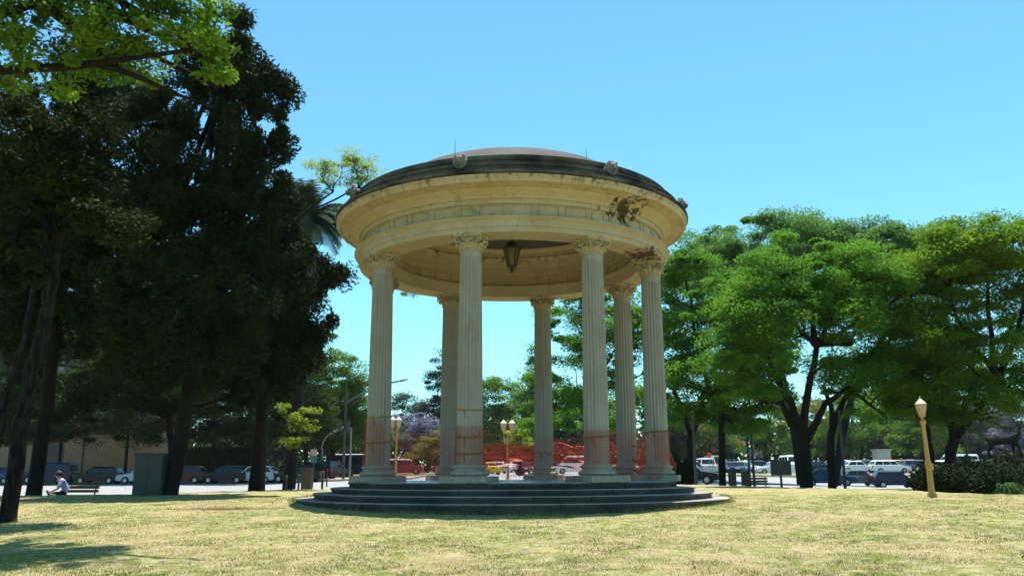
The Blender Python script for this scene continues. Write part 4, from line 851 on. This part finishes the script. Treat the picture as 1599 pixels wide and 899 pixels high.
# ------------------------------------------------------------------ buildings
bp = at(-130, 737, 91).x; bq = at(236, 737, 91).x
bl = thing('facade_building', (0, 91, 0), 'beige building with banded stonework and grey upper floors behind the left street trees', 'building')
z0 = g(bp, 91); b = MB(); b.box(((bp + bq) / 2, 4, z0 + 2.8), (bq - bp, 8, 7.2)); b.build('wall', M['wall'], bl)
b = MB()
for i in range(16):
    z = z0 + .5 + i * .36
    for (x0, x1) in ((bp, -56.5), (-54.5, -48.6), (-46.6, bq)): b.box(((x0 + x1) / 2, -.035, z), (x1 - x0 - .02, .07, .31))
b.build('stone_course', M['wall'], bl)
b = MB(); b.box(((bp + bq) / 2, 4.2, z0 + 12.2), (bq - bp - .3, 7.6, 11.6)); b.build('upper_wall', M['wall_grey'], bl)
b = MB(); b.box(((bp + bq) / 2, 3.8, z0 + 6.3), (bq - bp + .5, 8.6, .35)); b.build('string_course', M['wall'], bl)
b = MB(); b.box(((bp + bq) / 2, 4, z0 + 18.2), (bq - bp + .8, 9, .5)); b.build('roof_cornice', M['wall_grey'], bl)
for i in range(9):
    x = bp + 2 + i * (bq - bp - 4) / 8
    for zf, h in ((z0 + 8.6, 2.2), (z0 + 12.2, 2.2), (z0 + 15.6, 1.9)):
        f = MB(); f.box((x, .37, zf), (1.5, .14, h + .3)); fo = f.build('window', M['wall'], bl); f = MB(); f.box((x, .285, zf), (1.15, .05, h)); f.build('pane', M['darkglass'], fo)
for x in (-55.5, -47.6):
    f = MB(); f.box((x, -.03, z0 + 1.9), (1.9, .1, 3.6)); fo = f.build('door', M['iron'], bl)
b = MB(); b.tube([(-44.6, -.14, z0 - .2), (-44.6, -.14, z0 + 6.1)], .06, 8); b.build('drainpipe', M['iron'], bl)
# low wall and clipped hedge behind the left street trees
def hedge(label, x0, x1, y, w_, h, m, seed, n=9000, size=.12, z=None):
    r = np.random.default_rng(seed); zz = g((x0 + x1) / 2, y) if z is None else z
    P = r.random((n, 3)) * np.array([x1 - x0, w_, h]) + np.array([x0, y - w_ / 2, zz]); f = r.integers(0, 3, n)
    P[f == 0, 2] = zz + h + r.normal(0, .03, (f == 0).sum()); P[f == 1, 1] = y - w_ / 2 + r.normal(0, .03, (f == 1).sum())
    V = leaf_quads(P, size, .6, .3, r); o = npmesh('hedge', V, np.arange(len(V)).reshape(-1, 4), m); return tag(o, label, 'hedge')
hx0, hx1 = at(288, 737, 87).x, at(392, 737, 87).x
hedge('tall clipped dark hedge behind the parked cars between the conifer trunks', hx0, hx1, 87, 1.6, 3.3, M['dark_leaf'], 3, 24000, .2)
hedge('low clipped green hedge across the road beside the blue minibus', at(508, 737, 96).x, at(551, 737, 96).x, 96, 1.0, .75, M['hedge'], 4, 9000, .12)
# monument far beyond the car park
mo = onground(1379, 124); mon = thing('monument', mo, 'pale stone plinth carrying a dark statue beyond the car park', 'monument')
b = MB(); b.box((0, 0, .3), (2.4, 2.4, .6)); b.box((0, 0, 1.7), (1.9, 1.9, 2.2), taper=.95); b.box((0, 0, 2.88), (2.2, 2.2, .16)); b.build('plinth', M['kerb'], mon)
b = MB(); b.tube([(0, 0, 2.95), (.05, 0, 3.6), (0, 0, 4.1), (0, 0, 4.5), (0, 0, 4.62)], [.36, .3, .34, .22, .1], 10); b.blob((0, 0, 4.8), (.16, .17, .2), 10, 7); b.tube([(.3, 0, 4.4), (.5, -.1, 4.0), (.35, -.3, 3.8)], [.11, .09, .07], 7); b.tube([(-.3, 0, 4.4), (-.45, -.1, 4.0), (-.4, -.2, 3.6)], [.11, .09, .07], 7); b.build('statue', M['bronze'], mon, smooth=True)

# ------------------------------------------------------------------ lamps, poles, signs and other street furniture
def lamp_head(par, x, y, z, s, frame_m='tan'):
    b = MB(); b.lathe([(.03 * s, 0), (.05 * s, .02 * s), (.05 * s, .06 * s), (.10 * s, .09 * s), (.11 * s, .11 * s), (.02 * s, .112 * s)], 8, (x, y, z))
    for k in range(8):
        q = k * PI / 4; b.tube([(x + .10 * s * math.cos(q), y + .10 * s * math.sin(q), z + .10 * s), (x + .195 * s * math.cos(q), y + .195 * s * math.sin(q), z + .50 * s)], .01 * s, 4)
    b.lathe([(.185 * s, .49 * s), (.21 * s, .495 * s), (.215 * s, .52 * s), (.18 * s, .525 * s)], 8, (x, y, z)); h = b.build('lamp_head', M[frame_m], par)
    b = MB(); b.lathe([(.097 * s, .112 * s), (.187 * s, .49 * s)], 8, (x, y, z)); b.build('lamp_glass', M['lampglass'], h)
    b = MB(); b.lathe([(.205 * s, .526 * s), (.19 * s, .55 * s), (.09 * s, .66 * s), (.05 * s, .69 * s), (.05 * s, .71 * s), (.02 * s, .73 * s), (.012 * s, .80 * s), (.001, .81 * s)], 8, (x, y, z)); b.build('lamp_cap', M['lampcap'], h)
base = onground(1452, 22.8); top = at(1436, 618, 22.8); tot = (top - base)
la = thing('street_lamp', base, 'short ochre lamp post leaning left on the lawn at the right', 'street lamp')
H = tot.z; P = lambda r, t: (r, H * t)
b = MB(); b.lathe([P(.12, -.03), P(.12, .02), P(.10, .045), P(.075, .06), P(.07, .24), P(.075, .31), P(.085, .33), P(.062, .35), P(.058, .36), P(.045, .70), P(.05, .705), P(.075, .735), P(.078, .75), P(.04, .755), P(.03, .77)], 14); b.build('post', M['tan'], la, smooth=rad(40))
b = MB(); b.box((.085, -.01, H * .29), (.06, .07, .16)); b.build('fuse_door', M['tan'], la, bevel=.008)
lamp_head(la, 0, 0, H * .765, H * .235 / .81)
la.rotation_euler = (0, math.atan2(tot.x, tot.z), 0)
def twin(px, Y, toppy, heads, label):
    base = onground(px, Y); H = (at(px, toppy, Y) - base).z; o = thing('street_lamp', base, label, 'street lamp', group='ornate lamps behind the temple'); s = 1.15
    b = MB(); hh = H - .81 * s; b.lathe([(.18, -.1), (.18, .5), (.10, .6), (.085, 1.2), (.06, hh * .85), (.09, hh * .87), (.05, hh * .9), (.04, hh)], 10)
    for dx in heads: b.tube([(0, 0, hh * .86), (dx * .5, 0, hh * .80), (dx * .9, 0, hh * .88), (dx, 0, hh)], .035, 6)
    b.build('post', M['tan'], o)
    for dx in heads: lamp_head(o, dx, 0, hh, s)
twin(793, 58, 653, (-.27, .28), 'ochre twin-headed lamp post in the middle of the temple opening')
twin(618, 60, 648, (.12, -.3), 'ochre lamp post close to the right side of the leftmost column')
def pole(name, px, Y, toppy, r, m, label, cat, arm=None, group=None, extra=None):
    base = onground(px, Y); o = thing(name, base, label, cat, group=group); H = (at(px, toppy, Y) - base).z
    b = MB(); b.tube([(0, 0, -.2), (0, 0, H * .5), (0, 0, H)], [r, r * .85, r * .7], 8); b.lathe([(r * 1.8, -.1), (r * 1.8, .12), (r, .18)], 8); b.build('pole', M[m], o, smooth=rad(50))
    if arm:
        b = MB(); b.tube([at(*q, Y) - base for q in arm], [r * .6] * len(arm), 6); b.build('arm', M[m], o, smooth=True)
        e = at(*arm[-1], Y) - base; d = (e - (at(*arm[-2], Y) - base)).normalized(); b = MB(); b.tube([e, e + d * .25, e + d * .9], [.06, .13, .07], 8); b.build('luminaire', M['polemetal'], o, smooth=rad(50))
    return o
pole('street_light', 502, 84, 700, .11, 'polemetal', 'grey street light with curved arm left of the temple', 'street light', [(502, 702), (504, 690), (512, 679), (524, 673)])
tp_ = pole('traffic_pole', 536, 78, 600, .13, 'greymetal', 'tall dark pole with long slanting arm left of the temple', 'pole', [(536, 632), (552, 622), (570, 613), (612, 597), (622, 595)])
b = MB(); o_ = tp_.location
for (px, py) in ((531, 665), (543, 665)):
    q = at(px, py, 77.8) - Vector(o_); b.box(q, (.3, .3, .9))
b.build('traffic_signal', M['iron'], tp_)
pole('pale_pole', 546, 88, 668, .12, 'polemetal', 'short pale grey pole just right of the tall dark pole', 'pole')
for px, topp, Y, lab in ((1170, 585, 45, 'thin dark pole, left one of a pair beside the squat posts'), (1177, 590, 45, 'thin dark pole, right one of a pair beside the squat posts'), (1318, 640, 35, 'thin dark pole in front of the dark grey saloon'), (1513, 655, 40, 'thin dark pole left of the stag'), (1086, 640, 40, 'thin dark post beside the bonnet of the black car')):
    pole('lamp_pole', px, Y, topp, .07, 'iron', lab, 'pole', group='thin dark poles on the right')
def postbox(px, Y, w_, toppy, m, label, cat, name, capw=1.0):
    base = onground(px, Y); H = (at(px, toppy, Y) - base).z; o = thing(name, base, label, cat); b = MB(); b.box((0, 0, H / 2 - .06), (w_, w_, H + .1)); b.build('body', M[m], o, bevel=.02)
    b = MB(); b.box((0, 0, H + .02), (w_ * 1.06, w_ * 1.06, .05)); b.build('cap', M[m], o, bevel=.01); return o
postbox(480, 35.5, .40, 732, 'wood', 'brown wooden litter bin on the path left of the temple', 'litter bin', 'litter_bin')
postbox(1143, 43.5, .33, 738, 'iron', 'squat dark post nearer the temple, right of the straight trunk', 'post', 'stone_post'); postbox(1163, 43.5, .33, 738, 'iron', 'squat dark post beside the pair of thin poles', 'post', 'stone_post')
for px, tpy, mm, lab, Y in ((448, 742, 'iron', 'thin dark bollard left of the young staked tree', 40), (467, 740, 'iron', 'thin dark bollard between the young tree and the litter bin', 40), (504, 735, 'iron', 'dark bollard right of the litter bin', 36), (511, 733, 'rust', 'rusty reddish bollard by the low hedge', 60)):
    base = onground(px, Y); H = (at(px, tpy, Y) - base).z; b = MB(); b.lathe([(.05, -.15), (.05, H - .08), (.065, H - .07), (.065, H - .02), (.03, H)], 10); o = b.build('bollard', M[mm], smooth=rad(40)); o.location = base; tag(o, lab, 'bollard', 'bollards by the path')
o = MB().box((0, 0, .06), (.55, .3, .34)).build('stone_block', M['kerb'], bevel=.03); o.location = onground(514, 36); tag(o, 'low tan stone block lying left of the temple steps', 'stone block')
# grey utility cabinet by the leaning conifer
base = onground(236, 25.3); cb = thing('utility_cabinet', base, 'large grey-green metal cabinet beside the leaning conifer trunk', 'cabinet'); H = (at(236, 709, 25.3) - base).z
b = MB(); b.box((0, 0, H / 2), (.80, .5, H - .05)); b.build('body', M['greymetal'], cb, bevel=.015); b = MB(); b.box((0, 0, H + .0), (.86, .56, .06)); b.build('lid', M['greymetal'], cb, bevel=.01)
for s in (-1, 1):
    b = MB(); b.box((s * .195, -.257, H * .5), (.37, .012, H * .84)); d = b.build('door', M['greymetal'], cb, bevel=.004); b = MB(); b.box((s * .05, -.27, H * .55), (.02, .02, .12)); b.build('handle', M['iron'], d)
# notice board
base = onground(1219, 33); nb = thing('notice_board', base, 'dark square notice board on one post at the edge of the lawn', 'notice board'); c = at(1218.5, 730, 33) - base
b = MB(); b.tube([(0, 0, -.2), (0, 0, c.z + .2)], .045, 8); b.build('post', M['iron'], nb)
wd, hg = 28 / ppm(33), 20 / ppm(33); b = MB(); b.box((0, -.06, c.z), (wd, .05, hg)); b.build('panel', M['boardface'], nb, bevel=.006)
b = MB(); [b.box((sx * (wd / 2), -.06, c.z), (.05, .075, hg + .05)) for sx in (-1, 1)]; [b.box((0, -.06, c.z + sz * (hg / 2)), (wd - .056, .072, .05)) for sz in (-1, 1)]; b.build('frame', M['iron'], nb)
def bench(loc, rz, label, W=1.5):
    o = thing('park_bench', loc, label, 'bench', rz); b = MB()
    for i in range(4): b.box((0, -.16 + i * .12, .44), (W, .10, .035))
    b.build('seat', M['wood'], o); b = MB()
    for i in range(3): b.box((0, .27 + i * .035, .58 + i * .13), (W, .03, .10))
    b.build('backrest', M['wood'], o)
    for s in (-1, 1):
        b = MB(); x = s * (W / 2 - .12); b.tube([(x, -.2, 0), (x, -.17, .42), (x, .2, .41)], .028, 6); b.tube([(x, .3, 0), (x, .22, .42), (x, .36, .90)], .028, 6); b.build('leg', M['iron'], o)
    return o
bench(onground(1184, 43.2), rad(4), 'low dark bench right of the pair of thin poles', 1.1)
# round red sign and white sign on thin posts
for px, py, Y, rr, mm, lab in ((1109, 709.5, 92.8, .24, 'redsign', 'round red traffic sign on a thin post across the avenue'), (1113.5, 714.5, 92.2, .2, 'whitesign', 'small white sign just right of the round red one')):
    base = onground(px, Y); c = at(px, py, Y) - base; o = thing('road_sign', base, lab, 'road sign'); b = MB(); b.tube([(0, 0, -.2), (0, 0, c.z + .2)], .035, 6); b.build('post', M['polemetal'], o)
    b = MB(); b.tube([(0, -.05, c.z), (0, -.07, c.z)], rr, 20); b.build('face', M[mm], o)
# street-name plate board near the young tree
base = onground(489, 60); o = thing('street_sign', base, 'pale and green sign panel hanging behind the litter bin', 'sign'); c = at(489, 712, 60) - base
b = MB(); b.tube([(0, 0, -.2), (0, 0, c.z + .6)], .04, 6); b.build('post', M['iron'], o); b = MB(); b.box((.0, -.06, c.z + .25), (.42, .03, .45)); b.build('upper_panel', mat('salmon_panel', (.42, .27, .22), rough=.7), o); b = MB(); b.box((.0, -.06, c.z - .22), (.42, .03, .42)); b.build('lower_panel', mat('green_panel', (.03, .13, .10), rough=.7), o)

# ------------------------------------------------------------------ stag on its rock, shrubs
def skin_mesh(name, joints, edges, m, parent, sub=2):
    me = bpy.data.meshes.new(name); me.from_pydata([j[:3] for j in joints], edges, []); o = bpy.data.objects.new(name, me); C.objects.link(o)
    md = o.modifiers.new('skin', 'SKIN'); md.use_smooth_shade = True
    for i, j in enumerate(joints): me.skin_vertices[0].data[i].radius = (j[3], j[4] if len(j) > 4 else j[3])
    me.skin_vertices[0].data[0].use_root = True
    s = o.modifiers.new('sub', 'SUBSURF'); s.levels = s.render_levels = sub
    dg = bpy.context.evaluated_depsgraph_get(); me2 = bpy.data.meshes.new_from_object(o.evaluated_get(dg)); bpy.data.objects.remove(o)
    return link(name, me2, m, parent, True)
SY = 42; feet = at(1568, 716, SY); sb = onground(1572, SY)
rk = thing('rock_plinth', sb, 'dark rough rock plinth under the stag statue', 'rock'); rg = random.Random(5); b = MB(); hh = feet.z - sb.z
b.lathe([(1.5, -.3), (1.45, hh * .4), (1.2, hh * .8), (1.0, hh), (.02, hh)], 14); b.v = [(x * rg.uniform(.88, 1.1), y * rg.uniform(.88, 1.1), z + (rg.uniform(-.08, .0) if z > hh * .7 and x * x + y * y > .5 else 0)) for x, y, z in b.v]; b.build('stone', M['rock'], rk)
sg = thing('stag_statue', (sb.x, SY, feet.z - .06), 'dark bronze stag with raised antlered head standing on the rock', 'statue')
J = [(-.15, 0, 1.02, .26, .24), (.25, 0, 1.0, .25, .25), (.52, 0, 1.05, .24, .22), (.70, 0, 1.27, .15, .13), (.80, 0, 1.50, .11, .10), (.86, 0, 1.66, .085, .08), (1.02, 0, 1.66, .06, .055), (1.16, 0, 1.60, .045, .04),
     (-.50, 0, 1.05, .25, .22), (-.72, 0, 1.06, .14, .13), (-.82, 0, .95, .05), 
     (-.55, .15, .80, .13, .16), (-.50, .16, .62, .085), (-.66, .16, .46, .05), (-.60, .16, .22, .035), (-.56, .16, .02, .04),
     (-.62, -.15, .80, .13, .16), (-.62, -.16, .62, .085), (-.80, -.16, .46, .05), (-.78, -.16, .22, .035), (-.74, -.16, .02, .04),
     (.48, .14, .80, .11), (.50, .15, .50, .055), (.47, .15, .24, .036), (.50, .15, .02, .04),
     (.55, -.14, .80, .11), (.70, -.15, .54, .055), (.70, -.15, .28, .036), (.76, -.15, .03, .04)]
E_ = [(0, 1), (1, 2), (2, 3), (3, 4), (4, 5), (5, 6), (6, 7), (0, 8), (8, 9), (9, 10), (8, 11), (11, 12), (12, 13), (13, 14), (14, 15), (8, 16), (16, 17), (17, 18), (18, 19), (19, 20), (2, 21), (21, 22), (22, 23), (23, 24), (2, 25), (25, 26), (26, 27), (27, 28)]
skin_mesh('body', J, E_, M['bronze'], sg)
for s in (-1, 1):
    b = MB(); main = [(.84, s * .04, 1.72), (.76, s * .14, 1.86), (.66, s * .26, 2.02), (.68, s * .32, 2.2), (.78, s * .30, 2.34)]; b.tube(main, [.03, .027, .024, .018, .006], 6)
    for i, e in ((1, (.92, s * .2, 1.94)), (2, (.80, s * .34, 2.14)), (3, (.58, s * .42, 2.32))): b.tube([main[i], e], [.02, .005], 5)
    b.build('antler', M['bronze'], sg); b = MB(); b.tube([(.82, s * .06, 1.70), (.76, s * .15, 1.74), (.72, s * .2, 1.75)], [.025, .04, .006], 6); b.build('ear', M['bronze'], sg)
sg.rotation_euler = (0, 0, rad(-12)); sg.scale = (.95,) * 3
def shrub(label, px, Y, wpx, toppy, m, seed, n=60, nl=160, size=.13, sub=.3):
    base = onground(px, Y); H = (at(px, toppy, Y) - base).z; R = wpx / 2 / ppm(Y); o = thing('shrub', base, label, 'shrub', group='dark shrubs at the right edge of the lawn'); rg = random.Random(seed)
    crown('foliage', [((0, 0, H * .5), (R, R * .8, H * .5))], n, nl, sub, size, m, o, seed, .5, .9, .3, .3, -1)
    b = MB()
    for k in range(9): b.tube([(rg.uniform(-.1, .1), rg.uniform(-.1, .1), -.1), (rg.uniform(-.5, .5) * R, rg.uniform(-.4, .4) * R, H * .75)], [.03, .01], 5)
    b.build('stem', M['bark'], o)
shrub('dark dense shrub behind the foot of the ochre lamp', 1478, 26.5, 80, 738, M['shrub'], 1, 80)
shrub('dark shrub between the lamp and the stag rock', 1520, 27.5, 90, 730, M['shrub'], 2, 80)
shrub('dark shrub at the right edge in front of the stag rock', 1585, 28, 80, 733, M['shrub'], 3, 80)
shrub('low dark shrub under the stag, beside the strap-leaved plant', 1548, 26, 60, 742, M['shrub'], 4, 60)
shrub('dark thicket left of the stag, below the silver car', 1500, 36, 130, 722, M['shrub'], 5, 100)
shrub('dark thicket hiding the base of the stag rock', 1580, 37, 120, 720, M['shrub'], 6, 100)
shrub('small dark shrub at the foot of the tree next to the temple', 1058, 44, 44, 715, M['shrub'], 7, 60)
def strap_plant(label, px, Y, R, H, seed, n=130):
    rg = random.Random(seed); base = onground(px, Y); V = []; F = []
    for k in range(n):
        q = rg.uniform(0, 2 * PI); L = R * rg.uniform(.6, 1.1); hd = Vector((math.cos(q), math.sin(q), 0)); s = Vector((-hd.y, hd.x, 0)); o0 = Vector((rg.gauss(0, .12), rg.gauss(0, .12), H * rg.uniform(.1, .55))); pts = []
        for i in range(5): t = i / 4; pts.append((o0 + hd * (L * t) + Vector((0, 0, H * .8 * (t - t * t * 1.25))), .022 * (1 - t * .85)))
        for i in range(4):
            c0, w0 = pts[i]; c1, w1 = pts[i + 1]; m_ = len(V); V += [c0 - s * w0, c0 + s * w0, c1 + s * w1, c1 - s * w1]; F.append((m_, m_ + 1, m_ + 2, m_ + 3))
    o = npmesh('strap_leaved_plant', np.array([tuple(v) for v in V]), np.array(F), M['strap']); o.location = base; tag(o, label, 'plant')
strap_plant('bright strap-leaved plant in front of the dark shrubs below the stag', 1573, 25, .42, .6, 1, 120)
strap_plant('strap-leaved plant cut by the right edge of the picture', 1602, 25.5, .4, .55, 2, 100)

# ------------------------------------------------------------------ bench, sitter and pigeon on the left; walker by the hedge
BY = 31.5; bb = onground(122, BY); bench(bb, rad(-6), 'dark wooden park bench on the shaded ground at the left', 1.35)
pp = onground(106, BY) + Vector((0, -.02, 0))
pe = thing('person', pp, 'person in a pale blue top hunched forward on the left end of the park bench', 'person', rad(-60))
# seated, facing local -Y: pelvis, spine leaning forward, head bowed
Js = [(0, .05, .52, .13, .12), (0, .0, .68, .13, .11), (0, -.09, .84, .15, .11), (0, -.16, .96, .14, .10), (0, -.22, 1.03, .055), (0, -.28, 1.10, .085, .09), (0, -.31, 1.19, .085, .095),
      (.19, -.16, .95, .06), (.25, -.24, .72, .045), (.17, -.44, .60, .036), (.13, -.52, .57, .035), (-.19, -.16, .95, .06), (-.25, -.24, .72, .045), (-.17, -.44, .60, .036), (-.13, -.52, .57, .035),
      (.10, -.05, .50, .09), (.12, -.44, .50, .07), (.12, -.46, .26, .055), (.12, -.44, .06, .04), (.12, -.58, .035, .035), (-.10, -.05, .50, .09), (-.12, -.44, .50, .07), (-.12, -.50, .26, .055), (-.12, -.50, .06, .04), (-.12, -.64, .035, .035)]
Es = [(0, 1), (1, 2), (2, 3), (3, 4), (4, 5), (5, 6), (3, 7), (7, 8), (8, 9), (9, 10), (3, 11), (11, 12), (12, 13), (13, 14), (0, 15), (15, 16), (16, 17), (17, 18), (18, 19), (0, 20), (20, 21), (21, 22), (22, 23), (23, 24)]
skin_mesh('body', Js, Es, M['skin'], pe)
def sub(joints, edges, idx, grow):
    mp = {j: i for i, j in enumerate(idx)}; return [tuple(joints[j][:3]) + tuple(r + grow for r in joints[j][3:]) for j in idx], [(mp[a], mp[b_]) for a, b_ in edges if a in mp and b_ in mp]
js, es = sub(Js, Es, [0, 1, 2, 3, 7, 8, 11, 12], .022); skin_mesh('shirt', js, es, M['shirt'], pe)
js, es = sub(Js, Es, [0, 15, 16, 17, 18, 20, 21, 22, 23], .02); skin_mesh('trousers', js, es, M['trouser'], pe)
b = MB(); b.blob((0, -.27, 1.20), (.105, .12, .12), 12, 8, .04); b.build('hair', M['hair'], pe, smooth=True)
b = MB(); b.blob((0, -.40, 1.13), (.014, .02, .02), 6, 5); b.build('nose', M['skin'], pe)
for s in (-1, 1): b = MB(); b.blob((s * .12, -.55, .04), (.05, .13, .05), 8, 6); b.build('shoe', M['trouser'], pe)
for s in (-1, 1):
    b = MB(); hx = s * .12
    for k in range(4): b.tube([(hx - .03 + k * .02, -.53, .57), (hx - .03 + k * .02, -.585 - .008 * (k in (1, 2)), .56), (hx - .03 + k * .02, -.605, .535)], [.011, .010, .007], 5)
    b.tube([(hx - s * .035, -.51, .575), (hx - s * .06, -.545, .57)], [.012, .008], 5); b.build('hand', M['skin'], pe)
pg = onground(88, 29.3); pr_ = thing('pigeon', pg, 'dark pigeon standing on the grass left of the bench', 'pigeon', rad(200))
Jp = [(0, 0, .17, .075, .07), (.09, 0, .20, .065, .06), (.14, 0, .27, .035), (.165, 0, .315, .032), (.19, 0, .32, .022), (-.10, 0, .13, .05, .04), (-.24, 0, .07, .03, .012)]
o = skin_mesh('body', Jp, [(0, 1), (1, 2), (2, 3), (3, 4), (0, 5), (5, 6)], M['pigeon'], pr_)
b = MB(); b.tube([(.205, 0, .318), (.24, 0, .31)], [.01, .003], 5); b.build('beak', M['iron'], pr_)
for s in (-1, 1): b = MB(); b.tube([(.0, s * .03, .12), (.01, s * .03, .0)], .008, 5); b.tube([(-.02, s * .03, .006), (.05, s * .03, .006)], .006, 4); b.build('leg', M['redsign'], pr_)
pr_.scale = (1.3,) * 3
wb = onground(529, 90); wb.z += .07; wk = thing('person', wb, 'walker in dark clothes crossing the road in front of the low hedge', 'person', rad(80))
Jw = [(0, 0, .95, .13, .11), (0, 0, 1.12, .12, .10), (0, 0, 1.32, .16, .11), (0, 0, 1.44, .13, .09), (0, 0, 1.52, .05), (0, -.01, 1.60, .08, .09), (0, 0, 1.70, .08, .09), (.2, 0, 1.40, .05), (.25, .06, 1.12, .04), (.24, -.02, .88, .035), (-.2, 0, 1.40, .05), (-.25, -.06, 1.12, .04), (-.24, -.18, .90, .035), (.09, 0, .88, .09), (.1, -.16, .48, .06), (.1, -.22, .08, .045), (.1, -.36, .05, .035), (-.09, 0, .88, .09), (-.1, .10, .48, .06), (-.1, .30, .10, .045), (-.1, .2, .04, .035)]
Ew = [(0, 1), (1, 2), (2, 3), (3, 4), (4, 5), (5, 6), (3, 7), (7, 8), (8, 9), (3, 10), (10, 11), (11, 12), (0, 13), (13, 14), (14, 15), (15, 16), (0, 17), (17, 18), (18, 19), (19, 20)]
skin_mesh('body', Jw, Ew, M['skin'], wk); js, es = sub(Jw, Ew, [0, 1, 2, 3, 7, 8, 9, 10, 11, 12], .02); skin_mesh('jacket', js, es, M['trouser'], wk); js, es = sub(Jw, Ew, [0, 13, 14, 15, 17, 18, 19], .02); skin_mesh('trousers', js, es, M['trouser'], wk)
b = MB(); b.blob((0, .02, 1.71), (.10, .11, .11), 12, 8, .04); b.build('hair', M['hair'], wk, smooth=True)

# ------------------------------------------------------------------ thin summer haze
m_ = bpy.data.materials.new('haze_air'); m_.use_nodes = True; nt_ = m_.node_tree; nt_.nodes.remove(nt_.nodes['Principled BSDF'])
pv = nt_.nodes.new('ShaderNodeVolumePrincipled'); pv.inputs['Color'].default_value = (.80, .90, 1, 1); pv.inputs['Density'].default_value = .0001
nt_.links.new(pv.outputs[0], nt_.nodes['Material Output'].inputs['Volume'])
hz = MB().box((0, 190, 12), (640, 520, 50)).build('haze', m_); tag(hz, kind='stuff')
